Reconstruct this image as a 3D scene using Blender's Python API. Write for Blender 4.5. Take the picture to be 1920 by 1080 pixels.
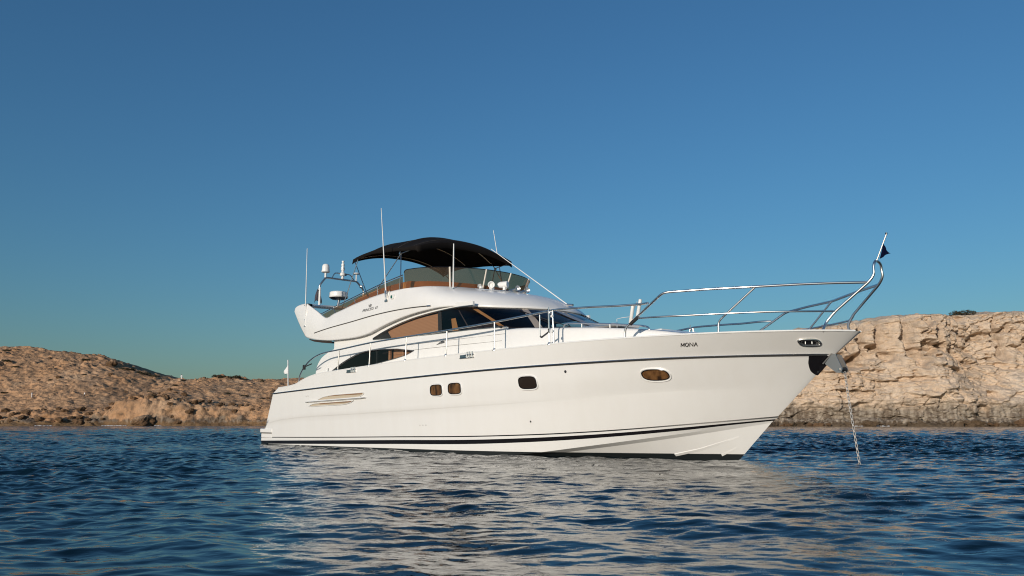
import bpy, bmesh, math, random
import numpy as np
from mathutils import Vector, Matrix
from mathutils.bvhtree import BVHTree

for o in list(bpy.data.objects):
    bpy.data.objects.remove(o)
scene = bpy.context.scene
COL = scene.collection
R = math.radians

# ------------------------------------------------------------------ camera
cam_d = bpy.data.cameras.new('camera')
cam = bpy.data.objects.new('camera', cam_d)
COL.objects.link(cam)
cam_d.sensor_width = 36.0
cam_d.lens = 36.0 * 1500 / 1920
cam_d.clip_start = 0.05
cam_d.clip_end = 20000
CAM_H = 0.6613
cam.location = (0, 0, CAM_H)
cam.rotation_euler = (math.pi / 2 + math.atan(254 / 1500), 0, 0)
scene.camera = cam

# ------------------------------------------------------------------ sky, sun, exposure
SUN = Vector((-0.475, -0.855, 0.205)).normalized()
SUN_EL = math.asin(SUN.z)
SUN_AZ = math.atan2(SUN.x, SUN.y)
world = bpy.data.worlds.new('World')
scene.world = world
world.use_nodes = True
wt = world.node_tree
wt.nodes.clear()
w_out = wt.nodes.new('ShaderNodeOutputWorld')
w_bg = wt.nodes.new('ShaderNodeBackground')
w_sky = wt.nodes.new('ShaderNodeTexSky')
w_sky.sky_type = 'NISHITA'
w_sky.sun_disc = False
w_sky.sun_elevation = SUN_EL
w_sky.sun_rotation = SUN_AZ
w_sky.altitude = 0
w_sky.air_density = 1.4
w_sky.dust_density = 0.6
w_sky.ozone_density = 6.8
w_tint = wt.nodes.new('ShaderNodeMixRGB')
w_tint.blend_type = 'MULTIPLY'
w_tint.inputs[0].default_value = 1.0
w_tint.inputs[2].default_value = (0.97, 1.055, 1.02, 1)
wt.links.new(w_sky.outputs[0], w_tint.inputs[1])
wt.links.new(w_tint.outputs[0], w_bg.inputs[0])
w_bg.inputs[1].default_value = 0.104
wt.links.new(w_bg.outputs[0], w_out.inputs[0])

sun_d = bpy.data.lights.new('sun', 'SUN')
sun_d.energy = 3.45
sun_d.angle = R(0.55)
sun_d.color = (1.0, 0.90, 0.78)
sun = bpy.data.objects.new('sun', sun_d)
COL.objects.link(sun)
sun.rotation_euler = SUN.to_track_quat('Z', 'Y').to_euler()

scene.view_settings.view_transform = 'Standard'
scene.view_settings.look = 'None'
scene.view_settings.exposure = 0.0
scene.view_settings.gamma = 1.0
scene.cycles.filter_width = 1.1

random.seed(7)
rng = np.random.default_rng(11)

# ------------------------------------------------------------------ numpy noise
_perm = np.random.default_rng(3).permutation(256)
_perm = np.concatenate([_perm, _perm, _perm])
_grad = np.random.default_rng(4).normal(size=(256, 3))
_grad /= np.linalg.norm(_grad, axis=1)[:, None]


def perlin(x, y, z):
    xi, yi, zi = np.floor(x).astype(int), np.floor(y).astype(int), np.floor(z).astype(int)
    xf, yf, zf = x - xi, y - yi, z - zi
    f = lambda t: t * t * t * (t * (t * 6 - 15) + 10)
    u, v, w = f(xf), f(yf), f(zf)
    res = 0
    for dx in (0, 1):
        for dy in (0, 1):
            for dz in (0, 1):
                h = _perm[_perm[_perm[(xi + dx) & 255] + ((yi + dy) & 255)] + ((zi + dz) & 255)]
                g = _grad[h]
                d = g[..., 0] * (xf - dx) + g[..., 1] * (yf - dy) + g[..., 2] * (zf - dz)
                res = res + d * (u if dx else 1 - u) * (v if dy else 1 - v) * (w if dz else 1 - w)
    return res * 1.6


def fbm(x, y, z, oct=5, gain=0.5, lac=2.03):
    a, s = 1.0, 0
    for i in range(oct):
        s = s + a * perlin(x + 17.3 * i, y + 5.1 * i, z + 9.7 * i)
        x, y, z, a = x * lac, y * lac, z * lac, a * gain
    return s


def ridged(x, y, z, oct=4, gain=0.55, lac=2.1):
    a, s = 1.0, 0
    for i in range(oct):
        s = s + a * (1 - 2 * np.abs(perlin(x + 7.3 * i, y + 15.1 * i, z + 2.7 * i)))
        x, y, z, a = x * lac, y * lac, z * lac, a * gain
    return s


def worley(x, y, z, full=False):
    """distances to the nearest and second nearest cell point, and a cell value"""
    xi, yi, zi = np.floor(x).astype(int), np.floor(y).astype(int), np.floor(z).astype(int)
    f1 = np.full(x.shape, 9.0)
    f2 = np.full(x.shape, 9.0)
    cv = np.zeros(x.shape)
    cw = np.zeros(x.shape)
    ox, oy, oz = np.zeros(x.shape), np.zeros(x.shape), np.zeros(x.shape)
    for dx in (-1, 0, 1):
        for dy in (-1, 0, 1):
            for dz in (-1, 0, 1):
                a, b, c = xi + dx, yi + dy, zi + dz
                h = _perm[_perm[_perm[a & 255] + (b & 255)] + (c & 255)]
                px = a + (h * 37 % 256) / 256.0
                py = b + (h * 91 % 256) / 256.0
                pz = c + (h * 151 % 256) / 256.0
                d = np.sqrt((px - x) ** 2 + (py - y) ** 2 + (pz - z) ** 2)
                near = d < f1
                f2 = np.where(near, f1, np.minimum(f2, d))
                cv = np.where(near, h / 255.0, cv)
                if full:
                    cw = np.where(near, (h * 53 % 256) / 255.0, cw)
                    ox, oy, oz = np.where(near, x - px, ox), np.where(near, y - py, oy), np.where(near, z - pz, oz)
                f1 = np.where(near, d, f1)
    if full:
        return f1, f2, cv, cw, ox, oy, oz
    return f1, f2, cv


# ------------------------------------------------------------------ material helpers
def mat(name, color=(0.8, 0.8, 0.8), rough=0.5, metal=0.0, spec=0.5, coat=0.0):
    m = bpy.data.materials.new(name)
    m.use_nodes = True
    b = m.node_tree.nodes['Principled BSDF']
    b.inputs['Base Color'].default_value = (*color, 1)
    b.inputs['Roughness'].default_value = rough
    b.inputs['Metallic'].default_value = metal
    b.inputs['Specular IOR Level'].default_value = spec
    b.inputs['Coat Weight'].default_value = coat
    b.inputs['Coat Roughness'].default_value = 0.08
    return m


class NT:
    def __init__(s, m):
        s.t = m.node_tree
        s.b = s.t.nodes['Principled BSDF']

    def n(s, kind, **kw):
        nd = s.t.nodes.new(kind)
        for k, v in kw.items():
            setattr(nd, k, v)
        return nd

    def l(s, a, b):
        s.t.links.new(a, b)

    def coord(s, out='Object', scale=(1, 1, 1)):
        tc = s.n('ShaderNodeTexCoord')
        mp = s.n('ShaderNodeMapping')
        mp.inputs['Scale'].default_value = scale
        s.l(tc.outputs[out], mp.inputs[0])
        return mp.outputs[0]

    def noise(s, co, scale, detail=4, rough=0.55, dist=0.0):
        nd = s.n('ShaderNodeTexNoise')
        nd.inputs['Scale'].default_value = scale
        nd.inputs['Detail'].default_value = detail
        nd.inputs['Roughness'].default_value = rough
        nd.inputs['Distortion'].default_value = dist
        s.l(co, nd.inputs['Vector'])
        return nd.outputs['Fac']

    def ramp(s, fac, stops):
        nd = s.n('ShaderNodeValToRGB')
        cr = nd.color_ramp
        while len(cr.elements) < len(stops):
            cr.elements.new(0.5)
        for e, (p, c) in zip(cr.elements, stops):
            e.position = p
            e.color = (*c, 1) if len(c) == 3 else c
        s.l(fac, nd.inputs[0])
        return nd.outputs[0]

    def mix(s, fac, a, b, blend='MIX'):
        nd = s.n('ShaderNodeMixRGB', blend_type=blend)
        for i, v in enumerate((fac, a, b)):
            if hasattr(v, 'is_linked') or hasattr(v, 'links'):
                s.l(v, nd.inputs[i])
            elif isinstance(v, (int, float)):
                nd.inputs[i].default_value = v
            else:
                nd.inputs[i].default_value = (*v, 1)
        return nd.outputs[0]

    def math(s, op, a, b=0.0):
        nd = s.n('ShaderNodeMath', operation=op)
        for i, v in enumerate((a, b)):
            if isinstance(v, (int, float)):
                nd.inputs[i].default_value = v
            else:
                s.l(v, nd.inputs[i])
        return nd.outputs[0]

    def bump(s, h, strength=0.3, dist=0.01):
        nd = s.n('ShaderNodeBump')
        nd.inputs['Strength'].default_value = strength
        nd.inputs['Distance'].default_value = dist
        s.l(h, nd.inputs['Height'])
        s.l(nd.outputs[0], s.b.inputs['Normal'])

    def base(s, c):
        s.l(c, s.b.inputs['Base Color'])


def mix_glass(name, tint, rough=0.02, fres=1.45, solid=None, solid_fac=0.0):
    """tinted see-through pane: transparent tint + fresnel reflection (+ a share of pigment)"""
    m = bpy.data.materials.new(name)
    m.use_nodes = True
    t = m.node_tree
    t.nodes.clear()
    out = t.nodes.new('ShaderNodeOutputMaterial')
    tr = t.nodes.new('ShaderNodeBsdfTransparent')
    tr.inputs[0].default_value = (*tint, 1)
    last = tr.outputs[0]
    if solid:
        df = t.nodes.new('ShaderNodeBsdfDiffuse')
        df.inputs[0].default_value = (*solid, 1)
        mx = t.nodes.new('ShaderNodeMixShader')
        mx.inputs[0].default_value = solid_fac
        t.links.new(last, mx.inputs[1])
        t.links.new(df.outputs[0], mx.inputs[2])
        last = mx.outputs[0]
    gl = t.nodes.new('ShaderNodeBsdfGlossy')
    gl.inputs['Roughness'].default_value = rough
    fr = t.nodes.new('ShaderNodeFresnel')
    ge = t.nodes.new('ShaderNodeNewGeometry')
    mr = t.nodes.new('ShaderNodeMapRange')      # same reflection from both faces of the sheet
    mr.inputs['To Min'].default_value = fres
    mr.inputs['To Max'].default_value = 1 / fres
    t.links.new(ge.outputs['Backfacing'], mr.inputs['Value'])
    t.links.new(mr.outputs[0], fr.inputs[0])
    mx = t.nodes.new('ShaderNodeMixShader')
    t.links.new(fr.outputs[0], mx.inputs[0])
    t.links.new(last, mx.inputs[1])
    t.links.new(gl.outputs[0], mx.inputs[2])
    t.links.new(mx.outputs[0], out.inputs[0])
    return m


M = {}
M['gelcoat'] = mat('white_gelcoat', (0.80, 0.775, 0.735), 0.28, coat=0.25)
_n = NT(M['gelcoat'])
_co = _n.coord('Object', (1.2, 1.2, 0.22))
_st = _n.ramp(_n.noise(_co, 3.0, 6, 0.6), [(0.35, (0.80, 0.78, 0.745)), (0.62, (0.815, 0.798, 0.768))])
_n.base(_st)
_n.bump(_n.noise(_n.coord('Object', (0.7, 0.7, 0.7)), 1.0, 2), 0.06, 0.05)
M['white_paint'] = mat('white_paint', (0.80, 0.79, 0.76), 0.35)
M['white_plastic'] = mat('white_plastic', (0.78, 0.77, 0.74), 0.4)
M['chrome'] = mat('polished_steel', (0.80, 0.78, 0.75), 0.33, 1.0)
M['dull_steel'] = mat('brushed_steel', (0.55, 0.54, 0.52), 0.32, 1.0)
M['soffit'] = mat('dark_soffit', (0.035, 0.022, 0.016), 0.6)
M['satin'] = mat('satin_steel', (0.40, 0.385, 0.37), 0.42, 0.9)
M['rail_steel'] = mat('rail_steel', (0.85, 0.83, 0.80), 0.30, 1.0)
M['galv'] = mat('galvanised_steel', (0.42, 0.40, 0.38), 0.55, 0.7)
M['black'] = mat('black_paint', (0.012, 0.011, 0.013), 0.25)
M['rubber'] = mat('black_rubber', (0.02, 0.02, 0.02), 0.6)
M['antifoul'] = mat('antifouling_paint', (0.012, 0.016, 0.017), 0.55)
M['teak'] = mat('teak', (0.28, 0.15, 0.075), 0.6)
_n = NT(M['teak'])
_n.base(_n.ramp(_n.noise(_n.coord('Object', (1, 12, 12)), 3, 5), [(0.3, (0.20, 0.10, 0.05)), (0.7, (0.34, 0.18, 0.09))]))
M['tan'] = mat('tan_leather', (0.5, 0.27, 0.10), 0.6)
_n = NT(M['tan'])
_n.base(_n.ramp(_n.noise(_n.coord('Object'), 4, 4), [(0.3, (0.74, 0.52, 0.28)), (0.7, (0.82, 0.60, 0.34))]))
M['blind'] = mat('pleated_blind', (0.46, 0.27, 0.15), 0.8)
_n = NT(M['blind'])
_w = _n.n('ShaderNodeTexWave', wave_type='BANDS', bands_direction='Z')
_w.inputs['Scale'].default_value = 9.0
_w.inputs['Distortion'].default_value = 0.4
_n.l(_n.coord('Object'), _w.inputs[0])
_n.base(_n.ramp(_w.outputs['Fac'], [(0.0, (0.50, 0.27, 0.14)), (1.0, (0.58, 0.33, 0.18))]))
M['cabin_dark'] = mat('unlit_cabin_dark', (0.035, 0.026, 0.022), 0.7)  # near-black colour that stands in for the shade inside the cabin
M['post'] = mat('cream_post', (0.75, 0.68, 0.58), 0.5)
M['oak'] = mat('oak_veneer', (0.48, 0.25, 0.09), 0.45)
M['glass'] = mix_glass('tinted_glass', (0.74, 0.71, 0.69), 0.015, 1.42)
M['acrylic'] = mix_glass('smoked_acrylic', (0.78, 0.48, 0.28), 0.04, 1.3, (0.095, 0.07, 0.05), 0.48)
M['canvas'] = mat('black_canvas', (0.016, 0.013, 0.012), 0.85, spec=0.2)
_n = NT(M['canvas'])
_n.bump(_n.noise(_n.coord('Object'), 5, 5), 0.25, 0.02)
_m = M['canvas'].node_tree
_tl = _m.nodes.new('ShaderNodeBsdfTranslucent'); _tl.inputs[0].default_value = (0.10, 0.055, 0.035, 1)
_mx = _m.nodes.new('ShaderNodeMixShader'); _mx.inputs[0].default_value = 0.30
_out = [q for q in _m.nodes if q.type == 'OUTPUT_MATERIAL'][0]
_m.links.new(_m.nodes['Principled BSDF'].outputs[0], _mx.inputs[1]); _m.links.new(_tl.outputs[0], _mx.inputs[2]); _m.links.new(_mx.outputs[0], _out.inputs[0])
M['seam'] = mat('canvas_seam', (0.06, 0.05, 0.045), 0.8)
M['flag_white'] = mat('white_cloth', (0.75, 0.74, 0.72), 0.8)
M['flag_blue'] = mat('navy_cloth', (0.004, 0.006, 0.022), 1.0, spec=0.0)
M['flag_dark'] = mat('dark_cloth', (0.05, 0.045, 0.06), 0.8)
M['letter'] = mat('dark_lettering', (0.06, 0.055, 0.05), 0.4)
M['letter_grey'] = mat('grey_lettering', (0.24, 0.23, 0.22), 0.4)
M['groove'] = mat('shadow_gap', (0.05, 0.045, 0.04), 0.5)
M['lens'] = mat('lamp_lens', (0.55, 0.54, 0.52), 0.2, 0.2)
M['navgreen'] = mat('green_lens', (0.01, 0.10, 0.07), 0.1)
M['ochre'] = mat('louvre_recess', (0.50, 0.42, 0.31), 0.6)


# ------------------------------------------------------------------ mesh helpers
def link(o, parent=None):
    COL.objects.link(o)
    if parent is not None:
        o.parent = parent
    return o


def tag(o, label=None, cat=None, group=None, kind=None):
    if label: o['label'] = label
    if cat: o['category'] = cat
    if group: o['group'] = group
    if kind: o['kind'] = kind
    return o


def empty(name, loc=(0, 0, 0), rz=0.0):
    o = bpy.data.objects.new(name, None)
    o.location = loc
    o.rotation_euler = (0, 0, rz)
    o.empty_display_size = 0.2
    return link(o)


class MB:
    """collects vertices and faces, then links ONE mesh object"""

    def __init__(s):
        s.v, s.f, s.mi = [], [], []

    def add(s, vs, fs, mi=0):
        b = len(s.v)
        s.v += [tuple(map(float, p)) for p in vs]
        s.f += [tuple(b + i for i in f) for f in fs]
        s.mi += [mi] * len(fs)
        return s

    def grid(s, rows, close_u=False, close_v=False, mi=0):
        n, k = len(rows), len(rows[0])
        vs = [p for r in rows for p in r]
        fs = []
        for i in range(n if close_v else n - 1):
            for j in range(k if close_u else k - 1):
                a, b = i, (i + 1) % n
                c, d = j, (j + 1) % k
                fs.append((a * k + c, a * k + d, b * k + d, b * k + c))
        return s.add(vs, fs, mi)

    def box(s, c, d, rot=None, mi=0):
        vs = []
        for x in (-.5, .5):
            for y in (-.5, .5):
                for z in (-.5, .5):
                    p = Vector((x * d[0], y * d[1], z * d[2]))
                    if rot is not None: p = rot @ p
                    vs.append(p + Vector(c))
        return s.add(vs, [(0, 1, 3, 2), (4, 6, 7, 5), (0, 4, 5, 1), (2, 3, 7, 6), (0, 2, 6, 4), (1, 5, 7, 3)], mi)

    def tube(s, pts, r, n=10, smooth=0, caps=True, mi=0):
        pts = [Vector(p) for p in pts]
        rs = list(r) if hasattr(r, '__len__') else [r] * len(pts)
        if smooth:
            pts, rs = crom(pts, rs, smooth)
        rows = []
        up = None
        for i, p in enumerate(pts):
            a = pts[max(i - 1, 0)]
            b = pts[min(i + 1, len(pts) - 1)]
            t = (b - a)
            if t.length < 1e-9: t = Vector((0, 0, 1))
            t.normalize()
            if up is None:
                up = t.orthogonal().normalized()
            up = (up - t * up.dot(t))
            if up.length < 1e-6: up = t.orthogonal()
            up.normalize()
            w = t.cross(up)
            rows.append([p + (up * math.cos(2 * math.pi * k / n) + w * math.sin(2 * math.pi * k / n)) * rs[i] for k in range(n)])
        b = len(s.v)
        s.grid(rows, close_u=True, mi=mi)
        if caps:
            s.f.append(tuple(b + k for k in range(n))[::-1]); s.mi.append(mi)
            e = b + (len(rows) - 1) * n
            s.f.append(tuple(e + k for k in range(n))); s.mi.append(mi)
        return s

    def lathe(s, c, prof, n=20, axis=None, mi=0):
        """prof: (radius, height) list, spun about axis through c"""
        ax = Vector(axis or (0, 0, 1)).normalized()
        u = ax.orthogonal().normalized()
        w = ax.cross(u)
        rows = [[Vector(c) + ax * h + (u * math.cos(2 * math.pi * k / n) + w * math.sin(2 * math.pi * k / n)) * max(r, 1e-4)
                 for k in range(n)] for r, h in prof]
        return s.grid(rows, close_u=True, mi=mi)

    def build(s, name, m, parent=None, smooth=True, flip=False, bevel=0, angle=40, solid=0):
        me = bpy.data.meshes.new(name)
        me.from_pydata(s.v, [], s.f)
        ms = m if isinstance(m, (list, tuple)) else [m]
        for q in ms: me.materials.append(q)
        if len(ms) > 1:
            me.polygons.foreach_set('material_index', s.mi)
        bm = bmesh.new()
        bm.from_mesh(me)
        bmesh.ops.remove_doubles(bm, verts=bm.verts, dist=1e-5)
        bmesh.ops.recalc_face_normals(bm, faces=bm.faces)
        if flip:
            bmesh.ops.reverse_faces(bm, faces=bm.faces)
        if smooth:
            for f in bm.faces: f.smooth = True
            for e in bm.edges:
                if len(e.link_faces) == 2 and e.calc_face_angle(0) > R(angle):
                    e.smooth = False
        bm.to_mesh(me)
        bm.free()
        o = bpy.data.objects.new(name, me)
        link(o, parent)
        if solid:
            md = o.modifiers.new('thick', 'SOLIDIFY')
            md.thickness = solid
            md.offset = -1
        if bevel:
            md = o.modifiers.new('bevel', 'BEVEL')
            md.width = bevel
            md.segments = 2
            md.limit_method = 'ANGLE'
            md.angle_limit = R(40)
        return o


def crom(pts, rs, n):
    P, Q = [], []
    k = len(pts)
    for i in range(k - 1):
        p0, p1, p2, p3 = pts[max(i - 1, 0)], pts[i], pts[i + 1], pts[min(i + 2, k - 1)]
        for j in range(n):
            t = j / n
            P.append(0.5 * ((2 * p1) + (p2 - p0) * t + (2 * p0 - 5 * p1 + 4 * p2 - p3) * t * t + (3 * p1 - p0 - 3 * p2 + p3) * t ** 3))
            Q.append(rs[i] + (rs[i + 1] - rs[i]) * t)
    P.append(pts[-1])
    Q.append(rs[-1])
    return P, Q


def spl(pts, n=6):
    """smooth a list of 2-D or 3-D tuples"""
    v = [Vector(p) if len(p) == 3 else Vector((p[0], p[1], 0)) for p in pts]
    P, _ = crom(v, [0] * len(v), n)
    d = len(pts[0])
    return [tuple(p[:d]) for p in P]


def bez_round(pts, r=0.08, n=4):
    """round the corners of an open 3-D polyline"""
    pts = [Vector(p) for p in pts]
    out = [pts[0]]
    for a, b, c in zip(pts, pts[1:], pts[2:]):
        u, w = (a - b), (c - b)
        ru, rw = min(r, u.length * .45), min(r, w.length * .45)
        p, q = b + u.normalized() * ru, b + w.normalized() * rw
        for i in range(n + 1):
            t = i / n
            out.append(p.lerp(b, t).lerp(b.lerp(q, t), t))
    out.append(pts[-1])
    return out


def plate(outer, holes, fn, thick, inward, name, m, parent, **kw):
    """flat-profile panel given in (s, z), mapped to 3-D by fn(s, z) and thickened along 'inward'"""
    bm = bmesh.new()
    for loop in [outer] + holes:
        vs = [bm.verts.new((p[0], p[1], 0)) for p in loop]
        for i in range(len(vs)):
            bm.edges.new((vs[i], vs[(i + 1) % len(vs)]))
    bmesh.ops.triangle_fill(bm, use_beauty=True, use_dissolve=False, edges=bm.edges[:])
    bm.verts.ensure_lookup_table()
    geo = bmesh.ops.extrude_face_region(bm, geom=bm.faces[:]) if thick else {'geom': []}
    new = set(g for g in geo['geom'] if isinstance(g, bmesh.types.BMVert))
    inw = Vector(inward)
    for v in bm.verts:
        p = Vector(fn(v.co.x, v.co.y))
        v.co = p + (inw * thick if v in new else Vector((0, 0, 0)))
    bmesh.ops.recalc_face_normals(bm, faces=bm.faces)
    me = bpy.data.meshes.new(name)
    bm.to_mesh(me)
    bm.free()
    me.materials.append(m)
    o = bpy.data.objects.new(name, me)
    link(o, parent)
    if kw.get('bevel'):
        md = o.modifiers.new('bevel', 'BEVEL')
        md.width = kw['bevel']; md.segments = 2; md.limit_method = 'ANGLE'; md.angle_limit = R(50)
    return o


def np_mesh(name, V, nr, nc, m, parent=None, extra=None):
    """regular grid mesh from an (nr*nc, 3) array"""
    idx = np.arange(nr * nc).reshape(nr, nc)
    q = np.stack([idx[:-1, :-1], idx[:-1, 1:], idx[1:, 1:], idx[1:, :-1]], -1).reshape(-1, 4)
    if extra is not None:
        base = len(V)
        V = np.concatenate([V, extra])
        q = np.concatenate([q, np.arange(base, base + len(extra)).reshape(-1, 4)])
    me = bpy.data.meshes.new(name)
    me.vertices.add(len(V))
    me.vertices.foreach_set('co', V.astype(np.float32).ravel())
    me.loops.add(len(q) * 4)
    me.loops.foreach_set('vertex_index', q.astype(np.int32).ravel())
    me.polygons.add(len(q))
    me.polygons.foreach_set('loop_start', np.arange(len(q), dtype=np.int32) * 4)
    me.polygons.foreach_set('loop_total', np.full(len(q), 4, dtype=np.int32))
    me.polygons.foreach_set('use_smooth', np.ones(len(q), dtype=bool))
    me.update()
    me.validate()
    me.materials.append(m)
    o = bpy.data.objects.new(name, me)
    return link(o, parent)

# ------------------------------------------------------------------ sea
def build_sea():
    g = np.random.default_rng(21)
    r = [4.6]
    while r[-1] < 46:
        r.append(r[-1] * 1.0018)
    while r[-1] < 420:
        r.append(r[-1] * 1.0052)
    while r[-1] < 9000:
        r.append(r[-1] * 1.08)
    r = np.array(r)
    nc = 1080
    t = np.linspace(-0.88, 0.88, nc)
    RR, TT = np.meshgrid(r, t, indexing='ij')
    X = ((RR + 3.5) * TT).ravel()
    Y = (RR - 4.0).ravel()
    spacing = np.maximum(np.gradient(r)[:, None] * np.ones(nc), (RR + 3.5) * (1.76 / nc)).ravel()
    N = 140
    lam = np.exp(np.linspace(math.log(0.06), math.log(6.0), N)) * g.uniform(0.95, 1.05, N)
    main = R(75)
    spread = np.interp(np.log(lam), [math.log(0.06), math.log(6.0)], [0.85, 0.5])
    th = main + g.normal(size=N) * spread
    k = 2 * math.pi / lam
    # slope budget per wave, largest around 0.5 - 1.5 m
    sl = 0.036 * np.exp(-((np.log(lam) - math.log(0.20)) / 1.05) ** 2) + 0.0165 * np.exp(-((np.log(lam) - math.log(1.0)) / 0.9) ** 2)
    amp = sl / k
    ph = g.uniform(0, 2 * math.pi, N)
    tot = float(np.sum(sl ** 2))
    kept = np.zeros_like(X)
    for i in range(N):
        kept += np.clip((lam[i] / spacing - 2.2) / 2.5, 0, 1) ** 2 * sl[i] ** 2
    # where the mesh is too coarse for the short waves, the longer ones carry their steepness
    boost = np.minimum(np.sqrt(tot / np.maximum(kept, 1e-6)), 3.2)
    Z = np.zeros_like(X)
    DX = np.zeros_like(X)
    DY = np.zeros_like(X)
    patch = 0.85 + 0.75 * np.clip(fbm(X / 9.0, Y / 14.0, X * 0 + 2.2, 3), -1, 1)
    lost = np.zeros_like(X)
    # the water in the lee of the hull lies calmer than the open bay
    lee = np.exp(-((X - 0.05 * Y) / (0.8 + 0.34 * np.abs(Y))) ** 4 - ((Y - 9.0) / 11.0) ** 4)
    patch = patch * (1.28 - 0.56 * lee)
    swell = 1.1 - 0.25 * lee
    for i in range(N):
        att = np.clip((lam[i] / spacing - 2.2) / 2.5, 0, 1)
        lost += (1 - att * att) * sl[i] ** 2 / tot
        live = att > 0
        if not live.any():
            continue
        c, s = math.cos(th[i]), math.sin(th[i])
        a = boost[live] * att[live] * amp[i] * (patch[live] if lam[i] < 1 else swell[live])
        p = k[i] * (X[live] * c + Y[live] * s) + ph[i]
        Z[live] += a * np.cos(p)
        q = 0.45
        DX[live] -= q * c * a * np.sin(p)
        DY[live] -= q * s * a * np.sin(p)
    V = np.stack([X + DX, Y + DY, Z], 1)
    far = 9000.0
    extra = np.array([[-far, -far, -0.3], [far, -far, -0.3], [far, far, -0.3], [-far, far, -0.3]])
    m = mat('sea_water', (0.0008, 0.007, 0.011), 0.012)
    n = NT(m)
    m.node_tree.nodes['Principled BSDF'].inputs['IOR'].default_value = 1.38
    co = n.coord('Object', (1, 1, 1))
    f = n.noise(co, 9.0, 4, 0.6)
    f2 = n.noise(n.coord('Object', (0.5, 1.0, 1.0)), 1.3, 5, 0.6)
    at = n.n('ShaderNodeAttribute', attribute_name='fine_ripple')
    h = n.math('ADD', n.math('MULTIPLY', f, 0.0035), n.math('MULTIPLY', f2, n.math('MULTIPLY', at.outputs['Fac'], 0.35)))
    n.bump(h, 0.6, 1.0)
    o = np_mesh('sea', V, len(r), nc, m, extra=extra)
    al = o.data.attributes.new('fine_ripple', 'FLOAT', 'POINT')
    vals = np.ones(len(V) + 4, dtype=np.float32)
    vals[:len(V)] = np.sqrt(lost)
    al.data.foreach_set('value', vals)
    tag(o, 'dark blue rippled sea around the anchored yacht', kind='structure')
    return o


build_sea()
# ------------------------------------------------------------------ rocky hill on the left
def smooth01(t):
    t = np.clip(t, 0, 1)
    return t * t * (3 - 2 * t)


def vein_material(name, beige, dark, low, wet_h, scale=1.0):
    m = mat(name, beige[1], 0.9, spec=0.15)
    n = NT(m)
    co = n.coord('Object')
    big = n.noise(co, 0.09 * scale, 5, 0.6)
    mid = n.noise(co, 0.5 * scale, 6, 0.65)
    fine = n.noise(co, 2.6 * scale, 6, 0.7)
    c1 = n.ramp(big, [(0.35, beige[0]), (0.55, beige[1]), (0.72, beige[2])])
    c2 = n.mix(n.ramp(mid, [(0.48, (0, 0, 0)), (0.66, (1, 1, 1))]), c1, dark)
    c3 = n.mix(n.ramp(fine, [(0.30, (0.75, 0.75, 0.75)), (0.6, (0, 0, 0))]), c2, n.mix(0.55, c2, dark))
    sx = n.n('ShaderNodeSeparateXYZ')
    n.l(co, sx.inputs[0])
    streak = n.noise(n.coord('Object', (1.2, 1.2, 0.12)), 0.8, 5, 0.6)
    zz = n.math('ADD', sx.outputs[2], n.math('MULTIPLY', n.math('SUBTRACT', big, 0.5), -7.0))
    zz = n.math('ADD', zz, n.math('MULTIPLY', n.math('SUBTRACT', mid, 0.5), -4.0))
    band = n.ramp(n.math('DIVIDE', zz, wet_h), [(0.62, (1, 1, 1)), (1.0, (0, 0, 0))])
    lowc = n.mix(n.ramp(streak, [(0.42, (0, 0, 0)), (0.62, (1, 1, 1))]), low[0], low[1])
    c4 = n.mix(n.math('MULTIPLY', band, 0.9), c3, lowc)
    foot = n.ramp(n.math('DIVIDE', n.math('ADD', sx.outputs[2], n.math('MULTIPLY', n.math('SUBTRACT', streak, 0.5), 2.4)), 1.5), [(0.55, (1, 1, 1)), (0.95, (0, 0, 0))])
    c5 = n.mix(n.math('MULTIPLY', foot, 0.85), c4, low[2])
    n.base(c5)
    n.bump(n.math('ADD', n.math('MULTIPLY', fine, 0.6), mid), 0.8, 0.6)
    return m


def hill_height(x):
    return np.interp(x, [-330, -260, -182, -172.8, -163, -153.6, -144, -134.6, -127, -119.4, -106, -91, -76, -40, 0, 45],
                     [32, 30, 27.6, 27.0, 26.1, 24.8, 22.8, 19.8, 17.6, 15.5, 15.6, 15.5, 16.4, 17, 16.5, 16])


def hill_shore(x):
    return 226 + 3.2 * np.sin(x / 17.0) + 2.0 * np.sin(x / 6.3 + 1) - 0.02 * (x + 100)


def hill_point(x, d):
    """smooth (undisplaced) hill surface: x along the shore, d metres inland"""
    H = hill_height(x)
    low = np.interp(x, [-330, -150, -120, -112, -104, -88, -70, 45], [3.0, 3.2, 3.6, 6.2, 6.6, 5.2, 4.5, 5])
    face = np.interp(x, [-330, -150, -120, -112, -104, -80, 45], [9, 9, 9, 2.5, 2.5, 5, 5])
    z = low * smooth01(d / face) + np.minimum(d, 0) * 1.0
    t = np.clip((d - face) / 52.0, 0, 1)
    z = z + (H - low) * (0.55 * t + 0.45 * smooth01(t))
    z = z - np.clip(d - 64, 0, 200) * 0.06
    return z


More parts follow.
